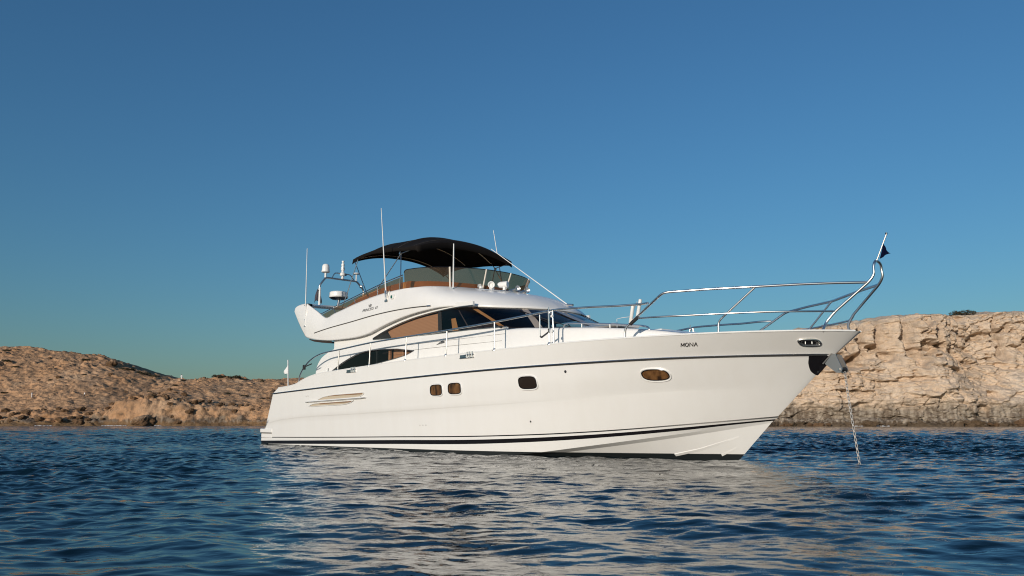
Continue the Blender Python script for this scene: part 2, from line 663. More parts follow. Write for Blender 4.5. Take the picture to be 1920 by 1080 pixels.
def build_hill():
    xs = np.linspace(-300, 45, 860)
    ds = np.concatenate([np.linspace(-4, 12, 90), np.linspace(12.3, 70, 200), np.linspace(72, 170, 20)])
    D, X = np.meshgrid(ds, xs, indexing='ij')
    x, d = X.ravel(), D.ravel()
    y = hill_shore(x) + d
    z = hill_point(x, d)
    k = smooth01((d + 3) / 6)
    n1 = fbm(x / 18, y / 18, z / 18, 4)
    mask = smooth01((fbm(x / 20 + 4, y / 26, z * 0, 3) + 0.10) * 1.7)
    shelf = np.clip(1 - d / 16, 0, 1)
    wx, wy = x + .8 * perlin(x / 3, y / 3, z / 3), y + .8 * perlin(x / 3 + 9, y / 3, z / 3)
    rock = 0
    for sc, am in ((4.6, 1.0), (2.1, .85), (1.1, .50)):
        f1, f2, cv, cw, ox, oy, oz = worley(wx / sc + sc, wy / (sc * 1.2), z / (sc * .8), True)
        blk = np.clip((cv - .22) * 1.6, 0, 1) * (.45 + (cw - .5) * ox * 1.6 - (cv - .5) * oy * 1.4) * np.clip((f2 - f1) / .16, 0, 1)
        rock = rock + blk * am
    rub = ridged(x / .9, y / .9, z / .9, 3) * .10 + fbm(x / 2.4, y / 2.4, z, 5, .6) * .30
    terr = (np.floor(z / 1.3 + .5 * n1) + smooth01(((z / 1.3 + .5 * n1) % 1) * 2.2 - .6)) * 1.3 - .65 * n1
    z = z * (1 - .6 * shelf * k) + terr * .6 * shelf * k
    z = z + k * (n1 * 0.7 + rock * (0.5 + 0.6 * np.maximum(mask, shelf * 1.2)) + rub)
    y = y - k * (rock * .6 + 1.3 * fbm(x / 3.2, y / 3.2, z / 2.2, 4) * shelf)
    V = np.stack([x, y, z], 1)
    m = vein_material('brown_limestone',
                      [(0.47, 0.265, 0.14), (0.54, 0.325, 0.185), (0.59, 0.41, 0.265)],
                      (0.21, 0.14, 0.09), [(0.10, 0.075, 0.055), (0.27, 0.21, 0.155), (0.20, 0.12, 0.06)], 2.6)
    o = np_mesh('hill', V, len(ds), len(xs), m)
    tag(o, 'brown rocky hillside sloping down to the left shore', kind='structure')

    return o


hill = build_hill()


# ------------------------------------------------------------------ limestone cliff on the right
def cliff_top(x):
    return np.interp(x, [22, 34, 44, 58, 66, 76.6, 84.5, 89.7, 95, 105.6, 116, 126.7, 150, 250],
                     [13, 16, 19, 22.5, 24, 24.5, 25.2, 25.8, 26.9, 27.6, 28.3, 29.2, 30, 30])


def cliff_base(x):
    return 196 - (x - 60) * 0.09 + 34 * np.clip((52 - x) / 30, 0, 1) ** 2 + 2.2 * np.sin(x / 9.0) + 1.2 * np.sin(x / 3.7 + 2)


def build_cliff():
    xs = np.linspace(22, 235, 900)
    prof = [(-2.5, -1.0), (0.2, -2.6), (0.75, -2.4), (1.05, -0.8), (1.8, 0.9), (3.2, 0.7), (5.2, 0.1), (6.3, -0.6), (7.0, 0.2),
            (0.42, 1.4), (0.52, 1.9), (0.60, 2.6), (0.66, 4.4), (0.74, 4.2), (0.86, 4.6), (0.96, 5.6), (1.0, 7.5), (1.03, 15), (1.05, 40), (1.05, 110)]
    seg = [4, 14, 6, 8, 10, 14, 14, 10, 8, 34, 26, 20, 14, 22, 34, 26, 14, 16, 12, 8]
    rows_f = []
    for i in range(len(prof) - 1):
        for j in range(seg[i + 1]):
            rows_f.append(i + j / seg[i + 1])
    rows_f.append(len(prof) - 1)
    rows_f = np.array(rows_f)
    H = cliff_top(xs)
    zc = np.array([[p[0] if i < 9 else p[0] * h for h in H] for i, p in enumerate(prof)])
    oc = np.array([p[1] for p in prof])
    i0 = np.minimum(rows_f.astype(int), len(prof) - 2)
    fr = (rows_f - i0)[:, None]
    Z = zc[i0] * (1 - fr) + zc[i0 + 1] * fr
    O = (oc[i0] * (1 - fr[:, 0]) + oc[i0 + 1] * fr[:, 0])[:, None] * np.ones(len(xs))
    X = np.ones(len(rows_f))[:, None] * xs
    Y = cliff_base(X) + O
    # the right part lies back as a broken slope below the top
    back = smooth01((X - 100) / 22) * smooth01((Z - 4) / 12) * 9.0
    Y = Y + back
    x, y, z = X.ravel(), Y.ravel(), Z.ravel()
    h = np.repeat(H[None, :], len(rows_f), 0).ravel()
    rel = z / h
    flat = smooth01((np.repeat(rows_f, len(xs)) - 16.0) / 1.5)
    under = smooth01((z + 1.5) / 1.5)
    up = smooth01((rel - 0.50) / 0.16)
    lowb = 1 - smooth01((z - 4.5) / 3.0)
    wx = x + 1.6 * fbm(x / 6, z / 6, y * 0 + 3, 3)
    big = fbm(x / 15, z / 13, y * 0, 3) * 1.5
    pits = smooth01(np.clip(fbm(x / 5.0 + 31, z / 4.2, y * 0 + 4, 4) - 0.22, 0, 2) * 2.6) * 3.0
    cl = np.abs(perlin(wx / 6.5, z / 30, x * 0 + 1.5))
    cleft = np.clip(0.12 - cl, 0, 1) / 0.12 * smooth01((fbm(x / 12, z / 9, x * 0 + 8, 2) + 0.25) * 2.5)
    strata = ridged(x / 16 + 2, (z + 0.6 * perlin(x / 9, z / 9, x * 0)) / 1.5, x * 0, 3) * 0.38
    bmask = smooth01(fbm(x / 11 + 9, z / 8, x * 0 + 5, 2) * 1.6 + 0.55)
    qx, qz = x + .7 * perlin(x / 2.5, z / 2.5, x * 0 + 7), z + .5 * perlin(x / 2.5 + 5, z / 2.5, x * 0 + 2)
    blocks = 0
    for sx_, sz_, am in ((6.5, 3.8, 1.0), (2.8, 1.6, .55), (1.2, .75, .26)):
        f1, f2, cv, cw, ox, oy, oz = worley(qx / sx_ + sz_, qz / sz_, y * 0 + .5, True)
        face = (cv - .5) * 1.5 + (cw - .5) * ox * 2.4 - (.25 + .9 * cv) * oy
        crack = np.clip((.10 - (f2 - f1)) / .10, 0, 1)
        blocks = blocks + am * (face - crack * .8)
    fine = fbm(x / 1.3, z / 1.0, y / 1.5, 5, 0.62) * 0.34
    disp = big * 1.1 - up * cleft * 8.0 - pits * (0.30 + 1.1 * up) + strata * (1 - 0.5 * up) + blocks * (.45 + .55 * bmask) + fine
    wob = 1.1 * perlin(z / 5.0, x * 0 + 3.3, x * 0) + .5 * perlin(z / 1.6, x * 0 + 8.1, x * 0)
    for cx, wd, dp, zlo in ((84.2, .9, 3.2, 17), (87.6, .8, 4.0, 15.5), (91.5, .7, 3.0, 18), (98.0, 1.2, 5.0, 15), (105.6, .9, 4.0, 18), (113.5, .7, 3.0, 19), (76.5, .6, 2.2, 17)):
        t = (x - cx - wob) / wd
        disp = disp - dp * np.exp(-t * t) * smooth01((z - zlo) / 2.5) + .8 * np.exp(-((t + 1.9) / 1.2) ** 2) * smooth01((z - zlo + 1) / 2.5)
    for hx, hz, rx, rz, dp in ((98.8, 16.5, 2.2, 2.6, 3.4), (92.5, 16.8, 1.6, 1.5, 2.6), (86.0, 15.8, 1.6, 1.8, 2.4), (80.5, 9.6, 1.0, 1.9, 1.8), (108, 13.2, 2.6, 1.0, 2.0), (116.5, 7.2, 2.0, 1.1, 2.2), (96, 11.2, 4.0, .7, 1.6), (88, 13.0, 3.0, .6, 1.4), (101, 5.2, 1.2, 1.8, 2.0), (112, 3.6, 1.6, 1.4, 2.0), (84, 4.6, 2.2, 1.0, 1.6)):
        e = ((x - hx + .8 * perlin(x / 2, z / 2, x * 0)) / rx) ** 2 + ((z - hz + .6 * perlin(x / 2 + 4, z / 2, x * 0)) / rz) ** 2
        disp = disp - dp * smooth01((1.25 - e) / .6)
    disp = disp * (1 - 0.25 * lowb)
    y = y - disp * under * (1 - flat)
    z = z + (fbm(x / 5, y / 5, x * 0, 4) * 0.8 + 0.25 * ridged(x / 1.8, y / 2, x * 0, 3)) * np.maximum(flat, 0.35 * smooth01((rel - .9) / .1)) * under
    foot = smooth01((2.6 - z) / 1.6) * smooth01((z + .6) / .6)
    z = z + foot * (.75 * fbm(x / 2.6, y / 2.6, x * 0 + 3, 4) + .25 * ridged(x / 1.1, y / 1.1, x * 0, 2))
    y = y - foot * 1.6 * fbm(x / 4.2, x * 0 + 7, z / 3, 3)
    V = np.stack([x, y, z], 1)
    m = vein_material('pale_limestone',
                      [(0.62, 0.455, 0.315), (0.70, 0.55, 0.41), (0.70, 0.585, 0.47)],
                      (0.47, 0.37, 0.28), [(0.12, 0.09, 0.065), (0.37, 0.315, 0.25), (0.105, 0.072, 0.045)], 6.0)
    o = np_mesh('cliff', V, len(rows_f), len(xs), m)
    tag(o, 'pale limestone cliff rising behind the bow on the right', kind='structure')

    return o


cliff = build_cliff()
# ------------------------------------------------------------------ motor yacht (boat space: s forward, y to starboard, z up from the waterline)
yacht = empty('motor_yacht', (-6.46654, 27.60259, 0.0), R(-49.6336))
tag(yacht, 'white flybridge motor yacht with black bimini top at anchor', 'motor yacht')


def P(s, y, z):
    return (s, -y, z)


# half-breadth lines: Y, Y at stern, s start, s end, p, q, [(s, z), ...]
LN = {
    'sheer': (2.42, 2.28, 1.55, 18.9, 3.75, .75, [(1.55, 1.745), (2.48, 1.78), (2.854, 1.82), (3.249, 1.911), (3.74, 1.998), (4.15, 2.04), (5.47, 2.081), (7.16, 2.119), (8.87, 2.152), (10.5, 2.166), (12.2, 2.175), (13.8, 2.188), (15.5, 2.192), (17.13, 2.188), (18.9, 2.17)]),
    'rub': (2.415, 2.27, 1.16, 18.44, 3.2, .82, [(1.16, 1.583), (4.44, 1.653), (8.4, 1.727), (12.37, 1.785), (14.5, 1.803), (16.35, 1.818), (18.44, 1.815)]),
    'knuck': (2.37, 2.22, .62, 17.9, 2.75, .92, [(.62, .66), (1.06, .727), (2.35, .815), (6.26, .922), (9.72, 1.003), (12.2, 1.08), (14.3, 1.167), (16.1, 1.248), (17.9, 1.30)]),
    'thintop': (2.30, 2.17, .13, 17.31, 2.5, .97, None),
    'thin': (2.30, 2.17, .13, 17.30, 2.5, .97, [(.13, .214), (4, .262), (8.16, .327), (12.07, .397), (13.4, .446), (14.72, .526), (15.85, .623), (16.7, .704), (17.3, .765)]),
    'bandtop': (2.29, 2.165, .12, 17.25, 2.5, .97, [(.12, .122), (4, .190), (8.15, .263), (12.06, .341), (13.38, .399), (14.71, .486), (15.84, .588), (16.68, .676), (17.25, .737)]),
    'bandbot': (2.27, 2.15, .10, 17.20, 2.45, .98, [(.10, .021), (4, .09), (8.12, .166), (12.02, .252), (13.35, .319), (14.67, .42), (15.81, .535), (16.65, .642), (17.2, .708)]),
    'chine': (2.22, 2.10, .10, 17.18, 2.4, 1.0, [(.1, -.25), (4, -.23), (8, -.19), (11, -.08), (12.97, .085), (13.76, .189), (14.63, .308), (15.78, .476), (16.63, .609), (17.18, .692)]),
    'chinein': (2.0, 1.88, .10, 17.15, 2.4, 1.0, [(.1, -.28), (4, -.26), (8, -.23), (11, -.14), (13.2, .062), (13.87, .151), (14.53, .239), (15.15, .327), (15.72, .416), (16.61, .571), (17.15, .668)]),
}
_t = list(LN['thin']); _t[6] = [(a, b + .024) for a, b in _t[6]]; LN['thintop'] = tuple(_t)
STEM = [(13.0, -.92), (14.2, -.85), (15.2, -.62), (15.9, -.37), (16.474, .013), (16.736, .268), (17.13, .645), (17.252, .735), (17.747, 1.157), (18.118, 1.492), (18.44, 1.80), (18.676, 1.965), (18.9, 2.17)]


def cub(tab, s):
    xs = np.array([a for a, b in tab]); zs = np.array([b for a, b in tab])
    m = np.gradient(zs, xs)
    s = np.clip(s, xs[0], xs[-1])
    i = np.clip(np.searchsorted(xs, s) - 1, 0, len(xs) - 2)
    h = xs[i + 1] - xs[i]; t = (s - xs[i]) / h
    return (2*t**3 - 3*t*t + 1) * zs[i] + (t**3 - 2*t*t + t) * h * m[i] + (-2*t**3 + 3*t*t) * zs[i+1] + (t**3 - t*t) * h * m[i+1]


def hb(n, s):
    Y, Ys, s0, s1, p, q = LN[n][:6]
    s = np.asarray(s, float)
    a = Ys + (Y - Ys) * (1 - ((8.5 - np.minimum(s, 8.5)) / 8.5) ** 2)
    w = np.clip((s - 8.5) / (s1 - 8.5), 0, 1)
    return np.where(s > 8.5, Y * np.maximum(1 - w ** p, 0) ** q, a)


NT_ = 150
_u = np.linspace(0, 1, NT_)
TT_ = 1 - (1 - _u) ** 1.55


def line(n):
    s0, s1 = LN[n][2], LN[n][3]
    s = s0 + (s1 - s0) * TT_
    return np.stack([s, hb(n, s), cub(LN[n][6], s)], 1)


HULL_BVH = [None]


def hull_y(s, z):
    if HULL_BVH[0] is not None:
        h = HULL_BVH[0].ray_cast(Vector((s, -6, z)), Vector((0, 1, 0)))
        if h[0] is not None and h[0].y < .0:
            return -h[0].y
    zs, ys = [], []
    if s > 16.47:
        zs.append(float(np.interp(s, [a for a, b in STEM], [b for a, b in STEM]))); ys.append(0.0)
    for n in ('bandbot', 'thin', 'knuck', 'rub', 'sheer'):
        if s < LN[n][3] - .01:
            zs.append(float(cub(LN[n][6], s))); ys.append(float(hb(n, s)))
    return float(np.interp(z, zs, ys))


def sheer(s, dy=0.0, dz=0.0):
    return (s, float(hb('sheer', s)) + dy, float(cub(LN['sheer'][6], s)) + dz)


SIDES = (1, -1)   # starboard, port


def both(a, sd):
    return [P(p[0], sd * p[1], p[2]) for p in a]


def lofted(names_or_arrays, sub, mb, sd):
    rows = []
    A = [line(n) if isinstance(n, str) else n for n in names_or_arrays]
    for i in range(len(A) - 1):
        for j in range(sub):
            t = j / sub
            rows.append(both(A[i] * (1 - t) + A[i + 1] * t, sd))
    rows.append(both(A[-1], sd))
    mb.grid(rows)


keel_s = .3 + (17.13 - .3) * TT_
KEEL = np.stack([keel_s, keel_s * 0, np.where(keel_s < 13, -.92, np.interp(keel_s, [a for a, b in STEM], [b for a, b in STEM]))], 1)
CHI, CHO, BB = line('chinein'), line('chine'), line('bandbot')
KN = line('knuck')
kn_lo = KN.copy(); kn_lo[:, 2] -= .035; kn_lo[:, 1] = np.maximum(kn_lo[:, 1] - .016, 0)
fade = np.clip((KN[:, 0] - 15.2) / 2.4, 0, 1)
kn_lo[:, 1] += .016 * fade * (kn_lo[:, 1] > 0)
RUB, SH = line('rub'), line('sheer')
TTOP = line('thintop')
_w = (np.clip((KN[:, 0] - 13.6) / 3.4, 0, 1) ** 2 * (3 - 2 * np.clip((KN[:, 0] - 13.6) / 3.4, 0, 1)))[:, None]
_f = ((KN[:, 2] - TTOP[:, 2]) / (RUB[:, 2] - TTOP[:, 2]))[:, None]
_fair = TTOP * (1 - _f) + RUB * _f
_fair[:, 1] -= .05 * np.sin(np.clip((KN[:, 0] - 13.6) / 4.3, 0, 1) * math.pi)
KN = KN * (1 - _w) + _fair * _w
_f2 = _f - .035 / (RUB[:, 2] - TTOP[:, 2])[:, None]
kn_lo = kn_lo * (1 - _w) + (_fair + (TTOP - RUB) * .035 / (RUB[:, 2] - TTOP[:, 2])[:, None]) * _w
kn_lo[-1, 1] = 0; KN[-1, 1] = 0
MID = .5 * KN + .5 * RUB
MID[:, 1] += .018 * (1 - _w[:, 0]) * np.sin(np.clip((KN[:, 0] - .5) / 17.5, 0, 1) * math.pi)

# topsides between the boot stripe and the sheer, and the white strip between the two stripes
mb = MB()
for sd in SIDES:
    lofted(['bandtop', 'thin'], 1, mb, sd)
    lofted(['thintop', kn_lo, KN, MID, RUB, SH], 4, mb, sd)
# raked transom
TR = ['bandbot', 'bandtop', 'thin', 'thintop', 'knuck', 'rub', 'sheer']
mb.grid([[P(line(n)[0][0], y * line(n)[0][1], line(n)[0][2]) for y in (1, .5, 0, -.5, -1)] for n in TR])
HULL_BVH[0] = BVHTree.FromPolygons(mb.v, mb.f)
hull = mb.build('hull', M['gelcoat'], yacht, angle=28)

# bottom, split at the antifouling line
mb = MB()
for sd in SIDES:
    lofted([KEEL, CHI], 6, mb, sd)
    lofted([CHI, CHO, BB], 1, mb, sd)


def bottom_part(keep_upper, name, m):
    me = bpy.data.meshes.new(name)
    me.from_pydata(mb.v, [], mb.f)
    bm = bmesh.new(); bm.from_mesh(me)
    bmesh.ops.remove_doubles(bm, verts=bm.verts, dist=1e-5)
    bmesh.ops.recalc_face_normals(bm, faces=bm.faces)
    bmesh.ops.bisect_plane(bm, geom=bm.verts[:] + bm.edges[:] + bm.faces[:], plane_co=(8, 0, .062), plane_no=(-.005, 0, 1),
                           clear_inner=keep_upper, clear_outer=not keep_upper)
    for f in bm.faces: f.smooth = True
    for e in bm.edges:
        if len(e.link_faces) == 2 and e.calc_face_angle(0) > R(9): e.smooth = False
    bm.to_mesh(me); bm.free()
    me.materials.append(m)
    return link(bpy.data.objects.new(name, me), yacht)


bottom_part(True, 'hull_bottom', M['gelcoat'])
bottom_part(False, 'antifouling', M['antifoul'])

for nm, a, b in (('boot_stripe', 'bandbot', 'bandtop'), ('pinstripe', 'thin', 'thintop')):
    mb = MB()
    for sd in SIDES: lofted([a, b], 1, mb, sd)
    mb.build(nm, M['black'], yacht)
# spray rails under the chine
for fr, a, b in ((.70, 60, 134), (.40, 74, 132)):
    for sd in SIDES:
        mb = MB()
        C = KEEL * (1 - fr) + CHI * fr
        C2 = KEEL * (1 - fr - .006) + CHI * (fr + .006)
        C0 = KEEL * (1 - fr + .05) + CHI * (fr - .05)
        a = int(np.argmax((C[:, 2] > .093) & (C[:, 0] > 12)))
        tip = np.clip((b - np.arange(NT_)) / 30, 0, 1)[:, None]
        O = C + np.array([0, .006, -.020]) * tip
        mb.grid([both(X[a:b], sd) for X in (C0 - np.array([0, 0, .004]), O, C2)])
        mb.build('spray_rail', M['gelcoat'], yacht, angle=20)
# rubbing strake: dark rubber core with a polished bar on it
for sd in SIDES:
    pts = [P(s, sd * (float(hb('rub', s)) + .004), float(cub(LN['rub'][6], s)) + .006) for s in np.linspace(1.16, 18.43, 90)]
    mb = MB().tube(pts, .0135, 8)
    rub = mb.build('rub_rail', M['rail_steel'], yacht)
    pts = [P(s, sd * (float(hb('rub', s)) + .006), float(cub(LN['rub'][6], s)) - .017) for s in np.linspace(1.2, 18.36, 90)]
    MB().tube(pts, .009, 6).build('rubber_insert', M['rubber'], rub)
    pts = [P(*(lambda q: (q[0], sd * q[1], q[2]))(sheer(s, -.012, .004))) for s in np.linspace(1.56, 18.86, 110)]
    MB().tube(pts, .017, 8).build('toe_rail', M['white_paint'], yacht)
# deck
mb = MB()
rows = []
for s in np.concatenate([np.linspace(1.56, 16, 60), np.linspace(16.2, 18.86, 24)]):
    a = sheer(s, -.01, -.008)
    rows.append([P(s, y * a[1], a[2] + .07 * (1 - y * y) * min(a[1] / 2, 1)) for y in np.linspace(-1, 1, 9)])
mb.grid(rows).build('deck', M['white_paint'], yacht)
# bathing platform
mb = MB()
for z0, z1, o in ((.22, .355, .03), (.375, .50, 0)):
    outl = []
    for k in range(7):
        a = math.pi / 2 * k / 6
        outl.append((.22 - .32 * math.sin(a) + o, 1.98 + .25 * math.cos(a) - o))
    outl = [(1.0, 2.235 - o)] + outl
    full = outl + [(s, -y) for s, y in outl[::-1]]
    n = len(full)
    b = len(mb.v)
    mb.add([P(s, y, z0) for s, y in full] + [P(s, y, z1) for s, y in full],
           [tuple(range(n)), tuple(range(n, 2 * n))] + [(i, (i + 1) % n, n + (i + 1) % n, n + i) for i in range(n)])
plat = mb.build('swim_platform', M['gelcoat'], yacht, smooth=False, bevel=.02)
mb = MB()
full = [(.98, 2.225)] + [(.22 - .31 * math.sin(math.pi / 2 * k / 6) + .004, 1.98 + .235 * math.cos(math.pi / 2 * k / 6)) for k in range(7)]
full = full + [(s, -y) for s, y in full[::-1]]
n = len(full)
mb.add([P(s, y, .353) for s, y in full] + [P(s, y, .378) for s, y in full], [(i, (i + 1) % n, n + (i + 1) % n, n + i) for i in range(n)])
mb.build('rubber_strip', M['rubber'], plat, smooth=False)


# ---- hull fittings
def sup(cs, cz, w, h, n, k=28, e=2.6):
    out = []
    for i in range(k):
        a = 2 * math.pi * i / k
        c, s = math.cos(a), math.sin(a)
        out.append((cs + w / 2 * math.copysign(abs(c) ** (2 / n), c), cz + h / 2 * math.copysign(abs(s) ** (2 / n), s)))
    return out


def hull_disc(loop, off, mb, sd, mi=0, shrink=1.0):
    cs = sum(p[0] for p in loop) / len(loop); cz = sum(p[1] for p in loop) / len(loop)
    ring = [P(s, sd * (hull_y(s, z) + off), z) for s, z in loop]
    inner = [P(cs + (s - cs) * .5, sd * (hull_y(cs + (s - cs) * .5, cz + (z - cz) * .5) + off), cz + (z - cz) * .5) for s, z in loop]
    k = len(loop)
    mb.add(ring + inner + [P(cs, sd * (hull_y(cs, cz) + off), cz)],
           [(i, (i + 1) % k, k + (i + 1) % k, k + i) for i in range(k)] + [(k + i, k + (i + 1) % k, 2 * k) for i in range(k)], mi)


M['curtain'] = mat('cabin_curtain', (0.30, 0.165, 0.07), 0.7)
_n = NT(M['curtain'])
_n.base(_n.ramp(_n.noise(_n.coord('Object', (3.2, 3.2, 1.0)), 2.2, 3, 0.6), [(0.38, (0.05, 0.028, 0.016)), (0.52, (0.24, 0.13, 0.055)), (0.68, (0.40, 0.23, 0.10))]))
M['porthole_glass'] = mix_glass('porthole_glass', (0.72, 0.66, 0.6), 0.02, 1.5)
for cs, cz, w, h, n, dark in ((10.153, 1.409, .43, .225, 3.6, 0), (10.83, 1.423, .43, .225, 3.6, 0), (13.047, 1.474, .44, .23, 3.4, 1), (15.765, 1.533, .45, .178, 2.6, 0)):
    for sd in SIDES:
        lp = sup(cs, cz, w, h, n)
        mb = MB(); hull_disc(lp, .004, mb, sd)
        ph = mb.build('porthole', M['cabin_dark'] if dark else M['curtain'], yacht)
        mb = MB(); hull_disc(lp, .016, mb, sd)
        mb.build('pane', M['porthole_glass'], ph)
        ring = [P(s, sd * (hull_y(s, z) + .010), z) for s, z in sup(cs, cz, w + .012, h + .012, n)]
        MB().tube(ring + [ring[0]], .011, 6, caps=False).build('frame', M['black'], ph)
        ring = [P(s, sd * (hull_y(s, z) + .004), z) for s, z in sup(cs, cz, w + .06, h + .05, n)]
        MB().tube(ring + [ring[0]], .018, 6, caps=False).build('moulded_rim', M['gelcoat'], ph)
# bow fairleads
for sd in SIDES:
    lp = sup(18.268, 2.0, .265, .10, 3.0)
    mb = MB(); hull_disc(lp, .005, mb, sd)
    fl = mb.build('fairlead', M['black'], yacht)
    ring = [P(s, sd * (hull_y(s, z) + .012), z) for s, z in sup(18.268, 2.0, .255, .098, 3.0)]
    MB().tube(ring + [ring[0]], .019, 8, caps=False).build('rim', M['chrome'], fl)
    ring = [P(s, sd * (hull_y(s, z) + .016), z) for s, z in sup(18.268, 1.995, .19, .062, 3.0)]
    MB().tube(ring + [ring[0]], .008, 6, caps=False).build('inner_rim', M['dull_steel'], fl)
    MB().tube([P(18.22, sd * (hull_y(18.22, 2.0) + .014), 1.97), P(18.22, sd * (hull_y(18.22, 2.0) + .014), 2.03)], .010).build('roller', M['dull_steel'], fl)
    MB().tube([P(18.30, sd * (hull_y(18.30, 2.0) + .014), 1.97), P(18.30, sd * (hull_y(18.30, 2.0) + .014), 2.03)], .010).build('roller', M['dull_steel'], fl)
# engine air intake on each side: two recessed louvres and a bar between them
for sd in SIDES:
    vent = None
    up = spl([(4.25, 1.305), (4.42, 1.345), (4.76, 1.40), (5.39, 1.432)], 4) + [(6.90, 1.448), (6.95, 1.44), (6.90, 1.395), (6.72, 1.345), (6.4, 1.335)]
    lo = spl([(3.74, 1.14), (3.90, 1.19), (4.15, 1.222)], 4) + [(5.68, 1.243), (6.40, 1.253), (6.25, 1.21), (6.02, 1.175), (5.66, 1.155), (4.9, 1.15)]
    for lp in (up, lo):
        mb = MB(); hull_disc(lp, .004, mb, sd)
        o = mb.build('air_intake', M['ochre'], yacht)
        # upper lip casting a shadow into the recess
        e = [P(s, sd * (hull_y(s, z) + .012), z) for s, z in lp]
        MB().tube(e + [e[0]], .010, 5, caps=False).build('lip', M['gelcoat'], o)
        zt = max(z for s, z in lp)
        MB().tube([P(s, sd * (hull_y(s, zt - .03) + .006), zt - .028 - .03 * max(0, 5.6 - s) / 2) for s in np.linspace(min(p[0] for p in lp) + .7, max(p[0] for p in lp) - .12, 12)], .013, 5).build('louvre', M['teak'], o)
    pts = [P(s, sd * (hull_y(s, z) + .018), z) for s, z in zip(np.linspace(3.57, 7.06, 14), np.linspace(1.272, 1.318, 14))]
    bar = MB().tube(pts, [.006] + [.03] * 12 + [.004], 8).build('intake_bar', M['gelcoat'], yacht)
    pts = [P(s, sd * (hull_y(s, z) + .042), z - .008) for s, z in zip(np.linspace(3.60, 7.04, 14), np.linspace(1.272, 1.318, 14))]
    MB().tube(pts, .008, 6).build('trim', M['groove'], bar)
# small skin fittings
for (s, z, r) in ((14.017, 1.657, .028), (3.56, 1.437, .018), (3.69, 1.437, .018), (9.4, .62, .014), (9.52, .622, .014), (9.64, .624, .014), (12.9, .70, .02)):
    for sd in SIDES:
        y = hull_y(s, z)
        c = P(s, sd * (y - .004), z)
        MB().lathe(c, [(r, 0), (r, .012), (r * .7, .016), (r * .55, .008), (0, .008)], 14, (0, -sd, 0)).build('skin_fitting', M['dull_steel'] if r < .02 else M['black'], yacht)
# fairlead cleats on the side deck
for (s0, s1) in ((6.0, 6.5), (11.05, 11.55)):
    for sd in SIDES:
        a = sheer((s0 + s1) / 2)
        y = a[1] + .004
        mb = MB()
        mb.box(P((s0 + s1) / 2, sd * (y + .002), a[2] - .10), (s1 - s0, .03, .022))
        mb.box(P(s0 + .12, sd * (y + .002), a[2] - .06), (.22, .025, .06))
        cl = mb.build('mooring_cleat', M['dull_steel'], yacht, smooth=False, bevel=.006)
        for k in (.27, .36, .45):
            MB().tube([P(s0 + k, sd * (y + .012), a[2] - .10), P(s0 + k, sd * (y + .012), a[2] + .03)], .022, 8).build('post', M['chrome'], cl)
        MB().tube([P(s0 + .2, sd * (y + .016), a[2] - .04), P(s0 + .5, sd * (y + .016), a[2] - .03)], .014, 8).build('cross_bar', M['chrome'], cl)
# stem plate and bow roller
for sd in SIDES:
    mb = MB()
    rows = []
    for z in np.linspace(1.475, 1.79, 14):
        st = float(np.interp(z, [b for a, b in STEM], [a for a, b in STEM]))
        e = float(np.interp(z, [1.475, 1.50, 1.54, 1.60, 1.68, 1.79], [st - .005, 18.06, 18.045, 18.055, 18.08, 18.14]))
        e = min(e, st - .004)
        rows.append([P(s, sd * (hull_y(s, z) + .007), z) for s in np.linspace(e, st, 8)])
    mb.grid(rows).build('stem_plate', M['black'], yacht)
prof = [(18.295, 1.66), (18.44, 1.825), (18.50, 1.80), (18.60, 1.56), (18.585, 1.52), (18.55, 1.495), (18.49, 1.50)]
for y in (.10, -.10):
    plate(prof, [], lambda s, z, y=y: P(s, y, z), .014, (0, 1 if y > 0 else -1, 0), 'bow_roller_cheek', M['satin'], yacht)
br = MB().lathe(P(18.545, -.085, 1.555), [(.0, 0), (.05, 0), (.03, .05), (.024, .085), (.03, .12), (.05, .17), (0, .17)], 16, (0, -1, 0)).build('bow_roller', M['rubber'], yacht)
MB().tube([P(18.545, .125, 1.555), P(18.545, -.125, 1.555)], .017, 10).build('pin', M['dull_steel'], br)
mb = MB(); mb.tube([P(18.26, .10, 1.66), P(18.43, .10, 1.825)], .012, 6); mb.tube([P(18.26, -.10, 1.66), P(18.43, -.10, 1.825)], .012, 6)
mb.build('flange', M['satin'], br)
# ---- deckhouse side walls with the two window openings
YW = 1.92
low_win = spl([(4.19, 2.135), (4.76, 2.332), (5.37, 2.485), (5.80, 2.562), (6.23, 2.592), (6.92, 2.588), (7.70, 2.545)], 4) + \
    [(8.49, 2.447)] + spl([(8.13, 2.362), (7.59, 2.30), (6.94, 2.245), (6.25, 2.19), (5.39, 2.149)], 4)
sad = [(6.49, 2.880), (7.56, 2.836), (8.07, 2.822), (9.02, 2.800), (9.74, 2.785), (10.74, 2.770), (11.5, 2.745), (12.05, 2.72)]
sad_top = spl([(6.49, 2.915), (6.98, 3.038), (7.68, 3.172), (8.41, 3.264), (9.12, 3.315), (9.79, 3.338), (10.3, 3.342), (10.86, 3.322)], 4)
wall = spl([(3.20, 2.02), (3.224, 2.134), (3.278, 2.32), (3.54, 2.559), (4.0, 2.717), (4.31, 2.775)], 4) + \
    [(4.312, 3.05), (5.57, 3.05), (6.45, 3.08), (6.8, 3.18), (7.4, 3.31), (8.2, 3.41), (9.1, 3.45), (10.2, 3.47), (10.86, 3.42)] + \
    sad_top[::-1] + sad + [(12.05, 2.02)]
